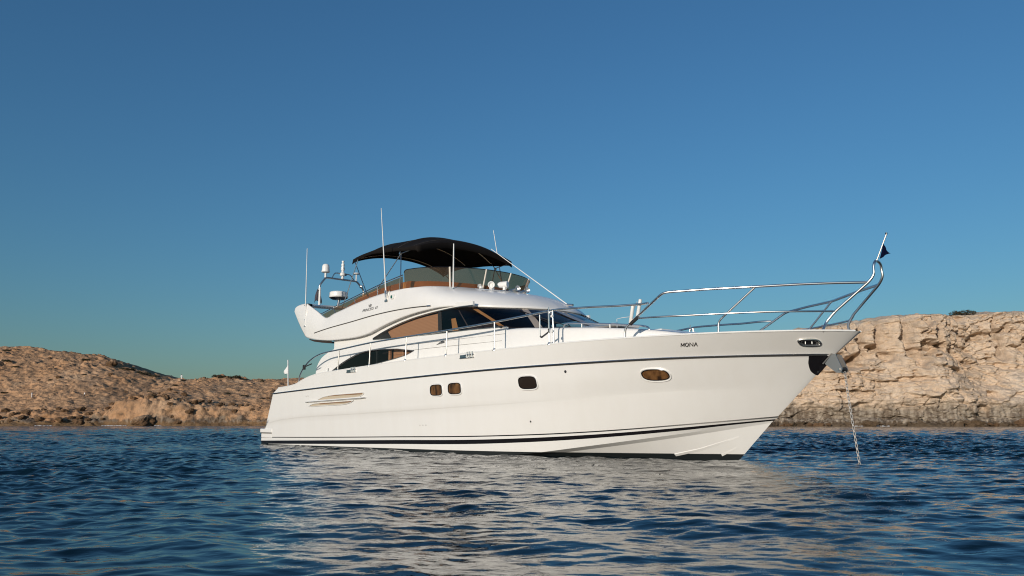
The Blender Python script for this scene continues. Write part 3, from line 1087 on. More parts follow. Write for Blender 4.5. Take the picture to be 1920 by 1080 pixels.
for sd in SIDES:
    w = plate(wall, [low_win], lambda s, z, sd=sd: P(s, sd * (YW - .012 * max(0, s - 11.0)), z), .05, (0, sd, 0), 'deckhouse_wall', M['gelcoat'], yacht)
    ring = [P(s, sd * (YW + .004), z) for s, z in low_win]
    sw = plate(low_win, [], lambda s, z, sd=sd: P(s, sd * (YW - .02), z), 0, (0, sd, 0), 'cockpit_window', M['glass'], yacht)
    MB().tube(ring + [ring[0]], .012, 6, caps=False).build('frame', M['dull_steel'], sw)
    # pillar and blind behind that pane
    MB().box(P(6.62, sd * (YW - .055), 2.40), (.05, .03, .5)).build('pillar', M['rubber'], sw, smooth=False)
    mb = MB()
    mb.box(P(7.45, sd * (YW - .22), 2.42), (.50, .03, .36)); mb.box(P(8.05, sd * (YW - .22), 2.42), (.62, .03, .36))
    mb.box(P(7.10, sd * (YW - .16), 2.42), (.07, .05, .40))
    mb.build('curtain', M['blind'], sw, smooth=False)
    # narrow frame round the saloon glazing
    fr = [P(s, sd * (YW + .003 - .012 * max(0, s - 11.0)), z) for s, z in sad_top[::-1] + sad]
    MB().tube(fr, .016, 6).build('window_frame', M['dull_steel'], yacht)
    # drip groove that separates the arch from the fly overhang and a small vent on the side deck wall
    mb = MB()
    mb.add([P(9.42, sd * (YW + .004), 2.515), P(9.78, sd * (YW + .004), 2.545), P(9.78, sd * (YW + .03), 2.60), P(9.70, sd * (YW + .03), 2.60)], [(0, 1, 2, 3)])
    mb.build('wall_vent', M['dull_steel'], yacht, smooth=False)
    for z0, z1 in ((2.60, 2.575), (2.46, 2.43)):
        MB().tube([P(7.0, sd * (YW + .001), z0 + .02), P(9.5, sd * (YW + .001), z0), P(12.0, sd * (YW - .010), z1)], .0035, 5).build('panel_seam', M['seam'], yacht)
# saloon aft bulkhead and added boxes, near-black to paint in the cabin's shade
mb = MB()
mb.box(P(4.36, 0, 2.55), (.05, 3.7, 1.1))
mb.build('aft_bulkhead', M['cabin_dark'], yacht, smooth=False)
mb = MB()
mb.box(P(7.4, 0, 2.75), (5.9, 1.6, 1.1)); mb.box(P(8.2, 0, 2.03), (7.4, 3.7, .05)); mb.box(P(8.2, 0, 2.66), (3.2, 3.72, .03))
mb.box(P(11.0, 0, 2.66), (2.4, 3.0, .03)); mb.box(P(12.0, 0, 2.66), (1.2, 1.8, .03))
mb.build('cabin_shade_boxes', M['cabin_dark'], yacht, smooth=False)

# ---- saloon glazing and windscreen
G_lo = [(6.45, 1.90, 2.87), (7.5, 1.90, 2.825), (8.5, 1.90, 2.80), (9.6, 1.90, 2.775), (10.7, 1.90, 2.76), (11.45, 1.885, 2.735), (11.95, 1.76, 2.70), (12.36, 1.50, 2.69), (12.64, 1.15, 2.70), (12.82, .75, 2.725), (12.90, .35, 2.74), (12.92, 0, 2.74)]
G_hi = [(6.45, 1.90, 2.935), (7.2, 1.90, 3.12), (8.3, 1.90, 3.28), (9.55, 1.895, 3.355), (10.1, 1.87, 3.375), (10.65, 1.74, 3.345), (11.05, 1.49, 3.32), (11.33, 1.15, 3.31), (11.50, .80, 3.31), (11.60, .45, 3.31), (11.65, .2, 3.31), (11.66, 0, 3.31)]
g_lo, g_hi = spl(G_lo, 6), spl(G_hi, 6)


def glaz(u, v, inset=0.0):
    """u in 0..11 along the glazing, v in 0..1 up"""
    i = min(max(u * 6, 0), len(g_lo) - 1.001)
    a = int(i); f = i - a
    lo = Vector(g_lo[a]).lerp(Vector(g_lo[a + 1]), f)
    hi = Vector(g_hi[a]).lerp(Vector(g_hi[a + 1]), f)
    p = lo.lerp(hi, v)
    bulge = .035 * math.sin(math.pi * v) * min(1, max(0, (u - 4) / 3))
    c = Vector((9.5, 0, 0)); d = Vector((p.x - c.x, p.y, 0))
    if u < 4: d = Vector((0, 1, 0))
    d.normalize()
    return p + d * (bulge - inset)


def glaz_patch(u0, u1, v0, v1, mb, sd, nu=10, nv=6, inset=0.0, skew=0.0):
    mb.grid([[(lambda p: P(p.x, sd * p.y, p.z))(glaz(u0 + (u1 - u0) * i / nu + skew * (v0 + (v1 - v0) * j / nv), v0 + (v1 - v0) * j / nv, inset)) for i in range(nu + 1)] for j in range(nv + 1)])
    return mb


for sd in SIDES:
    mb = MB(); glaz_patch(0, 2.96, 0, 1, mb, sd, 18)
    pane = mb.build('saloon_window', M['glass'], yacht)
    mb = MB(); glaz_patch(.85, 2.90, .04, .90, mb, sd, 14, 4, .05); mb.build('pleated_blind', M['blind'], pane)
    mb = MB(); glaz_patch(2.90, 3.05, -.02, 1.02, mb, sd, 2, 4, -.006); mb.build('mullion', M['rubber'], pane)
mb = MB()
for sd in SIDES: glaz_patch(2.97, 11, 0, 1, mb, sd, 48, 8)
ws = mb.build('windscreen', M['glass'], yacht)
for sd in SIDES:
    mb = MB(); glaz_patch(3.9, 4.02, 0, .96, mb, sd, 2, 4, .10); mb.build('cabin_post', M['seam'], ws)
    mb = MB(); glaz_patch(3.20, 3.42, 0, .62, mb, sd, 2, 4, .18); mb.build('chair_back', M['oak'], ws)
    mb = MB(); glaz_patch(5.72, 5.98, .0, .99, mb, sd, 2, 10, .05, -1.0); mb.build('pillar', M['oak'], ws)
    mb = MB(); glaz_patch(7.28, 7.66, .0, .99, mb, sd, 3, 8, .05, .25); mb.build('pillar', M['post'], ws)
    # dash board top seen through the lower edge
    mb = MB(); glaz_patch(5.9, 11, .02, .10, mb, sd, 20, 2, .25); mb.build('dash', M['cabin_dark'], ws)
mb = MB()
for sd in SIDES: glaz_patch(10.35, 11, 0, .99, mb, sd, 4, 8, .05)
mb.build('pillar', M['post'], ws)
for sd in SIDES:
    mb = MB(); glaz_patch(5.0, 11, .93, 1.0, mb, sd, 40, 1, -.004); mb.build('header_band', M['rubber'], ws)
    mb = MB()
    mb.tube([(lambda p: P(p.x, sd * p.y, p.z))(glaz(5 + 6 * i / 30, .0, -.012)) for i in range(31)], .014, 6)
    mb.build('glass_seal', M['rubber'], ws)
# wipers
for sd, u0, u1, v1 in ((1, 9.0, 7.6, .62), (-1, 9.4, 8.2, .8), (1, 10.6, 9.6, .75)):
    a = glaz(u0, .02, -.05); b = glaz(u1, v1, -.035); a2 = glaz(u0 - .2, .03, -.05)
    q = lambda p: P(p.x, sd * p.y, p.z)
    wp = MB().tube([q(a), q(b)], .010, 6).build('wiper_arm', M['rubber'], yacht)
    c0 = glaz(u1 + .55, v1 - .40, -.03); c1 = glaz(u1 - .35, min(v1 + .2, .96), -.03)
    MB().tube([q(c0), q(b), q(c1)], .010, 6).build('wiper_blade', M['black'], wp)
# hatch stay on the side sill
st = MB().tube([P(11.55, 1.93, 2.82), P(11.62, 1.95, 2.76), P(11.75, 1.95, 2.76), P(11.85, 1.94, 2.75)], .012, 6).build('fender_hook', M['rubber'], yacht)
MB().box(P(11.88, 1.93, 2.735), (.07, .04, .05)).build('bracket', M['rubber'], st, smooth=False, bevel=.01)

# ---- coachroof in front of the windscreen
rows = []
for s in np.concatenate([[11.9, 12.05], np.linspace(12.3, 16.6, 34)]):
    B_ = float(hb('sheer', s))
    w_ = min(YW - .012 * max(0, s - 11) - (.01 if s < 12.06 else 0), B_ - .46 - .25 * max(0, (s - 15.2)) ** 1.5)
    w_ = max(w_, .25)
    zt = float(np.interp(s, [11.9, 12.6, 13.2, 14.0, 14.7, 15.2, 15.7, 16.1, 16.6], [2.69, 2.655, 2.60, 2.545, 2.485, 2.43, 2.37, 2.30, 2.17]))
    sec = [(w_ + .03, 2.0), (w_ + .012, zt - .12), (w_, zt - .05), (w_ - .02, zt - .018), (w_ - .06, zt), (w_ * .75, zt + .022), (w_ * .4, zt + .045), (0, zt + .05)]
    full = sec + [(-y, z) for y, z in sec[-2::-1]]
    rows.append([P(s, y, z) for y, z in full])
MB().grid(rows).build('coachroof', M['gelcoat'], yacht, angle=60)
for sd in SIDES:
    pts = [P(s, sd * y, z) for s, y, z in [(13.5, 1.60, 2.58), (13.52, 1.60, 2.66), (13.6, 1.60, 2.675), (14.0, 1.575, 2.64), (14.6, 1.52, 2.575), (15.1, 1.46, 2.515), (15.46, 1.40, 2.465), (15.56, 1.385, 2.43), (15.58, 1.38, 2.34)]]
    cr = MB().tube(bez_round(pts, .06), .018, 8).build('grab_rail', M['chrome'], yacht)
    for s, y, z in ((14.0, 1.575, 2.64), (14.7, 1.51, 2.56)):
        MB().tube([P(s, sd * y, z), P(s, sd * y, z - .12)], .014, 8).build('post', M['chrome'], cr)
mb = MB(); mb.box(P(14.0, .75, 2.62), (.9, .8, .05)); mb.box(P(14.0, -.75, 2.62), (.9, .8, .05))
mb.build('deck_hatch', M['white_plastic'], yacht, smooth=False, bevel=.02)

# ---- flybridge moulding
fb = [((1.82, 2.03, 4.13), (1.86, 2.03, 4.215)), ((2.0, 2.035, 3.93), (1.97, 2.03, 4.265)), ((2.3, 2.04, 3.62), (2.24, 2.03, 4.295)), ((2.58, 2.045, 3.37), (2.62, 2.03, 4.288)),
      ((2.78, 2.05, 3.235), (2.80, 2.03, 4.215)), ((3.3, 2.05, 3.13), (3.33, 2.02, 3.98)), ((3.75, 2.05, 3.072), (3.90, 2.01, 3.725)), ((4.3, 2.05, 3.022), (4.4, 2.005, 3.80)),
      ((4.9, 2.05, 2.998), (4.9, 2.0, 3.863)), ((5.57, 2.05, 2.987), (5.5, 2.0, 3.94)), ((6.05, 2.05, 3.0), (6.15, 2.0, 4.005)), ((6.5, 2.05, 3.045), (6.7, 2.0, 4.043)),
      ((7.0, 2.05, 3.145), (7.2, 1.995, 4.064)), ((7.7, 2.05, 3.262), (7.75, 1.985, 4.072)), ((8.4, 2.045, 3.342), (8.25, 1.965, 4.055)), ((9.1, 2.035, 3.386), (8.75, 1.88, 4.03)),
      ((9.6, 2.01, 3.397), (9.15, 1.73, 4.00)), ((10.05, 1.96, 3.385), (9.45, 1.50, 3.975)), ((10.5, 1.86, 3.352), (9.68, 1.22, 3.955)), ((10.9, 1.68, 3.318), (9.84, .92, 3.94)),
      ((11.2, 1.45, 3.297), (9.95, .62, 3.93)), ((11.43, 1.17, 3.29), (10.01, .38, 3.925)), ((11.60, .82, 3.29), (10.04, .2, 3.92)), ((11.70, .45, 3.29), (10.05, .1, 3.92)), ((11.74, 0, 3.29), (10.05, 0, 3.92))]
fb_lo = spl([a for a, b in fb], 5); fb_hi = spl([b for a, b in fb], 5)
NU = len(fb_lo)
mb = MB()
for sd in SIDES:
    rows = []
    for v in (0, .04, .12, .24, .38, .52, .66, .78, .88, .95, 1):
        r = []
        for i in range(NU):
            a, b = Vector(fb_lo[i]), Vector(fb_hi[i])
            p = a.lerp(b, v)
            u = i / (NU - 1)
            side = 1 - float(np.clip((a.x - 8.0) / 3.0, 0, 1))
            out = Vector((0, 1, 0)) * side + Vector(((a.x - 9.0) * .35 + .2, a.y * .25, .85)).normalized() * (1 - side)
            amp = .05 * side + .17 * (1 - side)
            amp *= float(np.clip((a.x - 1.8) / 1.0, 0, 1))
            sh = math.sin(math.pi * v ** (1.0 if side > .5 else .85))
            p = p + out * (amp * sh)
            r.append(P(p.x, sd * p.y, p.z))
        rows.append(r)
    mb.grid(rows)
rows = []
for i in range(NU):
    b = fb_hi[i]
    if b[0] < 7.9 or i < NU // 2: continue
    c = Vector((7.95, 0, 4.03))
    r = []
    for v in np.linspace(0, 1, 7):
        p = Vector(b).lerp(Vector((7.95 + (b[0] - 7.95) * .52, b[1] * .93, 4.055)), float(v))
        r.append(Vector((p.x, p.y, p.z + .03 * math.sin(math.pi * v) * min(1, (b[0] - 7.9)))))
    rows.append(r)
for sd in SIDES:
    mb.grid([[P(p.x, sd * p.y, p.z) for p in r] for r in rows])
fly_v, fly_f = list(mb.v), list(mb.f)
fly = mb.build('flybridge', M['gelcoat'], yacht, angle=50, solid=.07)
# floor of the fly deck, the roof over the saloon and the front lip underside
mb = MB()
rows = []
for i in range(20, NU):
    a = fb_lo[i]
    rows.append([P(a[0] - (.03 if a[0] > 11 else 0), y * max(a[1] - .03, 0), a[2] + .015) for y in (1, .5, 0, -.5, -1)])
mb.grid(rows).build('overhang_soffit', M['white_paint'], yacht)
mb = MB()
rows = []
for i in range(24, NU - 12):
    b = fb_hi[i]
    rows.append([P(b[0], y * (b[1] - .05), min(b[2] - .45, 3.50)) for y in (1, 0, -1)])
mb.grid(rows).build('flybridge_deck', M['teak'], yacht)
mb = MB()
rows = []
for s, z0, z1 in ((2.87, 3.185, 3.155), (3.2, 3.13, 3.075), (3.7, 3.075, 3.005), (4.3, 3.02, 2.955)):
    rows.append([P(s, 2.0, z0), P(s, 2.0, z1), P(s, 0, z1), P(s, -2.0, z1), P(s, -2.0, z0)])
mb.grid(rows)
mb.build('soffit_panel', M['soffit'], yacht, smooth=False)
# styling groove and lettering on both sides
FLY_BVH = BVHTree.FromPolygons(fly_v, fly_f)


def fly_y(s, z):
    h = FLY_BVH.ray_cast(Vector((s, -6, z)), Vector((0, 1, 0)))
    if h[0] is not None:
        return -h[0].y
    lo = float(np.interp(z, [3.0, 4.1], [2.05, 1.997]))
    v = (z - 3.0) / 1.0
    return lo + .05 * math.sin(math.pi * min(max(v, 0), 1)) + .0
for sd in SIDES:
    gv = spl([(3.34, 3.315), (4.30, 3.385), (5.54, 3.440), (6.68, 3.498), (7.74, 3.520), (8.6, 3.505), (9.2, 3.478)], 5)
    MB().tube([P(s, sd * (fly_y(s, z) + .004), z) for s, z in gv], .014, 6).build('styling_groove', M['groove'], yacht)
    MB().tube([P(s, sd * (fly_y(s, z) + .012), z) for s, z in ((9.2, 3.478), (9.36, 3.470))], .022, 8).build('groove_cap', M['chrome'], yacht)


def text_mesh(txt, name, w, at, m, parent, shear=0.0, ratio=None, bold=.0):
    cu = bpy.data.curves.new('txt', 'FONT')
    cu.body = txt
    cu.extrude = .0
    cu.resolution_u = 4
    cu.shear = shear
    cu.offset = bold
    tmp = bpy.data.objects.new('txt', cu)
    COL.objects.link(tmp)
    bpy.context.view_layer.update()
    me = bpy.data.meshes.new_from_object(tmp.evaluated_get(bpy.context.evaluated_depsgraph_get()))
    bpy.data.objects.remove(tmp)
    co = np.array([v.co[:] for v in me.vertices])
    x0, x1 = co[:, 0].min(), co[:, 0].max(); y0, y1 = co[:, 1].min(), co[:, 1].max()
    k = w / (x1 - x0); ky = k if ratio is None else ratio * w / (y1 - y0)
    for v in me.vertices:
        v.co = at((v.co.x - x0) * k, (v.co.y - y0) * ky)
    me.materials.clear(); me.materials.append(m)
    me.name = name
    o = bpy.data.objects.new(name, me)
    return link(o, parent)


for sd in SIDES:
    L0 = 6.12
    def at_fly(x, y, sd=sd):
        s = L0 + (x if sd > 0 else .80 - x); z = 3.648 + .02 * (s - L0) + y
        return P(s, sd * (fly_y(s, z) + .010), z)
    text_mesh('PRINCESS  61', 'lettering', .80, at_fly, M['letter_grey'], yacht, .25, .095, .01)
    mb = MB()
    c = [(-.075, .0), (-.055, -.05), (.055, -.05), (.085, .035), (.03, .0), (.0, .05), (-.03, .0), (-.085, .035)]
    mb.add([P(6.50 + (a if sd > 0 else -a), sd * (fly_y(6.5, 3.8) + .010), 3.80 + b) for a, b in c], [tuple(range(8))])
    mb.build('crown_emblem', M['letter_grey'], yacht, smooth=False)
    M0 = 16.428
    def at_bow(x, y, sd=sd):
        s = M0 + (x if sd > 0 else .27 - x); z = 1.993 + y
        return P(s, sd * (hull_y(s, z) + .010), z)
    mb = MB()
    H_, W_, T_ = .058, .052, .0062
    for k, strokes in enumerate(([((0, 0), (0, 1)), ((0, 1), (.5, .2)), ((.5, .2), (1, 1)), ((1, 1), (1, 0))],
                                 [((.5 + .5 * math.cos(a), .5 + .5 * math.sin(a)), (.5 + .5 * math.cos(a + .4), .5 + .5 * math.sin(a + .4))) for a in np.arange(0, 6.28, .3927)],
                                 [((0, 0), (0, 1)), ((0, 1), (1, 0)), ((1, 0), (1, 1))], [((0, 0), (.5, 1)), ((.5, 1), (1, 0)), ((.22, .36), (.78, .36))])):
        for q, ((x0, y0), (x1, y1)) in enumerate(strokes):
            a = Vector((k * .072 + x0 * W_ + y0 * .036, y0 * H_)); b = Vector((k * .072 + x1 * W_ + y1 * .036, y1 * H_))
            d = (b - a).normalized(); n_ = Vector((-d.y, d.x)) * (T_ if abs(d.x) < .5 else T_ * .8); d = d * T_ * .6
            quad = [a - d - n_, b + d - n_, b + d + n_, a - d + n_]
            vs = []
            for c_ in quad:
                p_ = Vector(at_bow(c_.x, c_.y)); vs.append((p_.x, p_.y - sd * .0006 * q, p_.z))
            mb.add(vs, [(0, 1, 2, 3)])
    mb.build('name_lettering', M['letter'], yacht, smooth=False)
# navigation light beside each whip aerial
for sd in SIDES:
    nl = MB().box(P(7.62, sd * (fly_y(7.6, 3.9) + .0), 3.895), (.13, .08, .12)).build('navigation_light', M['white_plastic'], yacht, smooth=False, bevel=.015)
    MB().box(P(7.60, sd * (fly_y(7.6, 3.9) + .03), 3.895), (.07, .05, .08)).build('lens', M['navgreen'], nl, smooth=False, bevel=.01)
# ---- tinted screens round the flybridge
for sd in SIDES:
    base = [fb_hi[i] for i in range(NU) if 3.88 <= fb_hi[i][0] <= 7.97 and i < NU // 2 + 20]
    tops = [(s, float(np.interp(s, [3.6, 4.8, 5.99, 7.1, 8.0], [3.80, 4.0, 4.165, 4.315, 4.405]))) for s, y, z in base]
    st = base[0][0]
    rows = [[P(b[0], sd * (b[1] - .03), b[2] - .02) for b in base],
            [P(b[0] - .28 * (1 - i / len(base)), sd * (b[1] - .02), max(t[1] - .05 * 0, b[2] + .02)) for i, (b, t) in enumerate(zip(base, tops))]]
    mid = [tuple(.5 * np.array(a) + .5 * np.array(b)) for a, b in zip(*rows)]
    sc = MB().grid([rows[0], mid, rows[1]]).build('side_screen', M['acrylic'], yacht)
    tube = [Vector(p) + Vector((0, 0, .035)) for p in rows[1]]
    aft = [P(2.75, sd * 2.02, 3.86)]
    rl = MB().tube(aft + tube, .014, 8).build('flybridge_rail', M['dull_steel'], yacht)
    for f in (.18, .45, .72, .99):
        i = int(f * (len(base) - 1))
        a, b = Vector(rows[0][i]), tube[i]
        MB().tube([a + Vector((-.06, 0, 0)), b], .013, 8).build('post', M['dull_steel'], rl)
    for f in (.1, .33, .6, .85):
        i = int(f * (len(base) - 1))
        b = base[i]
        MB().box(P(b[0], sd * (b[1] - .005), b[2] + .012), (.05, .03, .02)).build('screen_clip', M['chrome'], sc, smooth=False)
    # tan upholstery behind the screen
    cb = [fb_hi[i] for i in range(NU) if 4.3 <= fb_hi[i][0] <= 8.2]
    rows = []
    for h, o in ((-.25, .16), (.12, .12), (.21, .15), (.21, .36), (.0, .40)):
        rows.append([P(b[0], sd * (b[1] - o), b[2] + h * (1.0 if h < 0 else float(np.clip((b[0] - 4.3) / 1.2, .3, 1)))) for b in cb])
    MB().grid(rows).build('coaming_seat', M['tan'], yacht)
def half_oval(s0, sc, hw, z0, z1, n=11):
    out = []
    for k in range(n):
        a = math.pi / 2 * (1 - k / (n - 1))
        out.append((s0 + (sc - s0) * math.cos(a), hw * math.sin(a), z0 + (z1 - z0) * math.cos(a)))
    return out


S_lo = half_oval(7.95, 9.20, 1.90, 4.05, 4.00)
S_hi = [(7.97, 1.94, 4.49)] + half_oval(8.06, 9.46, 1.955, 4.55, 4.555, 10)
s_lo, s_hi = spl(S_lo, 5), spl(S_hi, 5)
mb = MB()
for sd in SIDES:
    rows = []
    for v in np.linspace(0, 1, 7):
        rows.append([(lambda p: P(p.x, sd * p.y, p.z))(Vector(a).lerp(Vector(b), v ** 1.7 * .55 + v * .45) * 1.0 + Vector((0, 0, (b[2] - a[2]) * (v - (v ** 1.7 * .55 + v * .45))))) for a, b in zip(s_lo, s_hi)])
    mb.grid(rows)
fs = mb.build('flybridge_windscreen', M['acrylic'], yacht)
MB().tube([P(*p) for p in s_hi] + [P(p[0], -p[1], p[2]) for p in s_hi[-2::-1]], .010, 6).build('top_trim', M['black'], fs)
for i in (6, 16, 26, 36, 46):
    for sd in SIDES:
        b = s_lo[i]
        MB().box(P(b[0] + .01, sd * (b[1] + .01), b[2] + .03), (.06, .03, .03)).build('screen_clip', M['chrome'], fs, smooth=False)
for sd in SIDES:
    for i, r in ((29, .026), (44, .020)):
        a, b = Vector(s_lo[i]), Vector(s_hi[i])
        o_ = Vector((a.x - 7.4, a.y, 0)).normalized() * .035
        m_ = a.lerp(b, .5) + o_ * 1.3
        MB().tube([P(*(lambda p: (p.x, sd * p.y, p.z))(p)) for p in (a + o_, m_, b + o_)], r, 8, smooth=4).build('screen_support', M['post'], fs)
# helm console and dash behind the front screen
rows = []
for h, o in ((-.30, .20), (.10, .14), (.23, .18), (.23, .45), (-.05, .55)):
    r = []
    for k, b in enumerate(s_lo[6:]):
        c = Vector((7.4, 0, 0)); d = Vector((b[0] - c.x, b[1], 0)).normalized()
        r.append((b[0] - d.x * o, b[1] - d.y * o, b[2] + h))
    rows.append([P(*p) for p in r] + [P(p[0], -p[1], p[2]) for p in r[-2::-1]])
MB().grid(rows).build('helm_dash', M['tan'], yacht)
for y in (.75, -.15):
    mb = MB()
    mb.grid([[P(7.05 + .10 * k * k - .02 * v, y + .26 * k, 3.6 + .62 * v + .03 * math.sin(math.pi * (k + 1) / 2)) for k in np.linspace(-1, 1, 9)] for v in np.linspace(0, 1, 6)])
    mb.build('helm_seat', M['tan'], yacht, solid=.10)
mb = MB()
for k in range(24):
    pass
ring = [P(8.30 + .10 * math.sin(a) * .5, .75 + .19 * math.cos(a), 4.12 + .19 * math.sin(a)) for a in np.linspace(0, 2 * math.pi, 25)]
MB().tube(ring, .014, 6, caps=False).build('steering_wheel', M['rubber'], yacht)

# ---- bimini top
bim = None
BS = [4.70, 5.0, 5.5, 6.0, 6.5, 7.0, 7.5, 7.85, 8.06]
B_edge = [5.40, 5.44, 5.47, 5.47, 5.43, 5.36, 5.29, 5.27, 5.24]
B_top = [5.71, 5.78, 5.86, 5.90, 5.90, 5.85, 5.75, 5.65, 5.50]
def bim_z(s, y, hw=1.62):
    e = float(cub(list(zip(BS, B_edge)), s)); t = float(cub(list(zip(BS, B_top)), s))
    sag = 0
    for a_, b_ in ((4.74, 5.9), (5.9, 7.15), (7.15, 8.0)):
        if a_ < s < b_: sag = .035 * math.sin(math.pi * (s - a_) / (b_ - a_)) * (1 - abs(y / hw) ** 4)
    return e + (t - e) * (1 - abs(y / hw) ** 2.3) - sag
mb = MB()
rows = []
for s in np.linspace(4.70, 8.06, 40):
    hw = 1.62
    scal = .035 * abs(math.sin((s - 4.7) / 3.36 * math.pi * 2))
    r = [P(s, hw + .01, bim_z(s, hw) - .13 + scal)]
    for y in np.linspace(hw, -hw, 25):
        r.append(P(s, y, bim_z(s, y)))
    r.append(P(s, -hw - .01, bim_z(s, hw) - .13 + scal))
    rows.append(r)
f0 = [(p[0] - .03, p[1], p[2] - (.10 if 0 < i < len(rows[0]) - 1 else .01)) for i, p in enumerate(rows[0])]
f1 = [(p[0] + .02, p[1], p[2] - (.17 if 0 < i < len(rows[0]) - 1 else .01)) for i, p in enumerate(rows[-1])]
mb.grid([f0] + rows + [f1])
bim = mb.build('bimini_top', M['canvas'], yacht, angle=50, solid=.012)
for s in (4.85, 5.9, 7.15, 7.9):
    MB().tube([P(s, y, bim_z(s, y) + .004) for y in np.linspace(1.61, -1.61, 33)], .007, 5).build('seam', M['seam'], bim)
for s in (4.74, 5.9, 7.15, 8.0):
    MB().tube([P(s, y * .985, bim_z(s, y) - .035) for y in np.linspace(1.6, -1.6, 33)], .014, 6).build('bow_tube', M['dull_steel'], bim)
for sd in SIDES:
    piv = (7.30, sd * 1.62, 5.15)
    legs = [((7.15, sd * 1.60, 5.34), piv), ((8.02, sd * 1.60, 5.20), piv), (piv, (6.62, sd * 1.93, 4.22)), (piv, (7.78, sd * 1.92, 4.10)),
            ((4.75, sd * 1.60, 5.36), (6.15, sd * 1.93, 4.10)), ((5.0, sd * 1.60, 5.42), (4.75, sd * 1.95, 3.90))]
    for a, b in legs:
        MB().tube([P(*a), P(*b)], .013, 8).build('frame_leg', M['dull_steel'], bim)
    MB().lathe(P(piv[0], piv[1] + sd * .02, piv[2]), [(0, -.03), (.03, -.03), (.03, .03), (0, .03)], 10, (0, 1, 0)).build('pivot', M['chrome'], bim)

# ---- radar arch bar, mast and electronics
def crv(pts, r, name, m, parent, smooth=6, n=8):
    return MB().tube([P(*p) for p in pts], r, n, smooth=smooth).build(name, m, parent)
arch = [(2.72, 2.0, 4.225), (2.2, 1.55, 4.30), (1.80, 1.0, 4.37), (1.66, .4, 4.41), (1.66, -.4, 4.41), (1.80, -1.0, 4.37), (2.2, -1.55, 4.30), (2.72, -2.0, 4.225)]
mb = MB()
ap = spl(arch, 6)
rows = []
for i, p in enumerate(ap):
    t = Vector(ap[min(i + 1, len(ap) - 1)]) - Vector(ap[max(i - 1, 0)])
    nrm = Vector((-t.y, t.x, 0)).normalized()
    sec = [(.13, .0), (.09, .045), (0, .06), (-.09, .045), (-.13, 0), (-.09, -.045), (0, -.06), (.09, -.045)]
    rows.append([P(p[0] + nrm.x * a, p[1] + nrm.y * a, p[2] + b) for a, b in sec])
mb.grid(rows, close_u=True)
ab = mb.build('radar_arch', M['gelcoat'], yacht, angle=60)
mast = MB().tube(bez_round([P(1.70, 1.126, 4.42), P(1.70, 1.14, 5.09), P(1.70, .94, 5.36), P(1.70, -.20, 5.36), P(1.70, -.47, 5.10), P(1.70, -.48, 4.42)], .07), .030, 10).build('radar_mast', M['dull_steel'], yacht)
for y in (1.13, -.475):
    MB().tube([P(1.70, y, 4.43), P(1.70, y, 5.0)], .036, 10).build('leg_sleeve', M['white_plastic'], mast)
MB().tube(bez_round([P(1.70, .72, 5.36), P(1.70, .62, 5.56), P(1.70, .05, 5.56), P(1.70, -.12, 5.36)], .08), .018, 8).build('light_hoop', M['dull_steel'], mast)
sat = MB().lathe(P(1.70, .95, 5.36), [(.035, 0), (.035, .17), (.0, .171)], 12).build('satellite_dome', M['white_plastic'], yacht)
MB().lathe(P(1.70, .95, 5.52), [(0, 0), (.10, 0), (.135, .02), (.14, .05), (.125, .055), (.118, .20), (.10, .255), (.06, .285), (0, .295)], 24).build('radome', M['white_paint'], sat)
mb = MB()
mb.lathe(P(1.70, .33, 5.37), [(.03, 0), (.05, .03), (.035, .09), (.035, .10), (.09, .12), (.10, .20), (.06, .22), (.045, .24), (.045, .30), (.065, .31), (.065, .40), (.045, .41), (.045, .45), (.055, .46), (.055, .52), (.03, .53), (.03, .57), (.045, .58), (.045, .62), (0, .63)], 18)
ml = mb.build('masthead_light', M['white_plastic'], yacht)
MB().box(P(1.74, .30, 5.53), (.06, .17, .07)).build('lamp_window', M['black'], ml, smooth=False, bevel=.01)
MB().lathe(P(1.70, .33, 5.71), [(.066, 0), (.066, .05)], 18).build('lens', M['lens'], ml)
gp = MB().lathe(P(1.70, -.18, 5.34), [(.02, 0), (.02, .26), (.10, .262), (.115, .28), (.10, .30), (.04, .315), (0, .318)], 18).build('navigation_antenna', M['white_plastic'], yacht)
MB().lathe(P(1.72, -.36, 5.20), [(0, -.03), (.05, -.03), (.05, .05), (.02, .08), (0, .08)], 12, (1, 0, 0)).build('horn', M['chrome'], gp)
rd = MB().tube([P(1.72, .48, 4.42), P(1.70, .42, 4.70)], .045, 10).build('radar_scanner', M['dull_steel'], yacht)
MB().lathe(P(1.66, .43, 4.70), [(0, 0), (.20, 0), (.29, .04), (.315, .075), (.315, .085), (.30, .09), (.30, .20), (.27, .235), (.15, .255), (0, .26)], 32).build('radome', M['white_paint'], rd)
MB().lathe(P(1.66, .43, 4.705), [(0, 0), (.22, -.012), (.30, .035)], 32).build('radome_base', M['black'], rd)

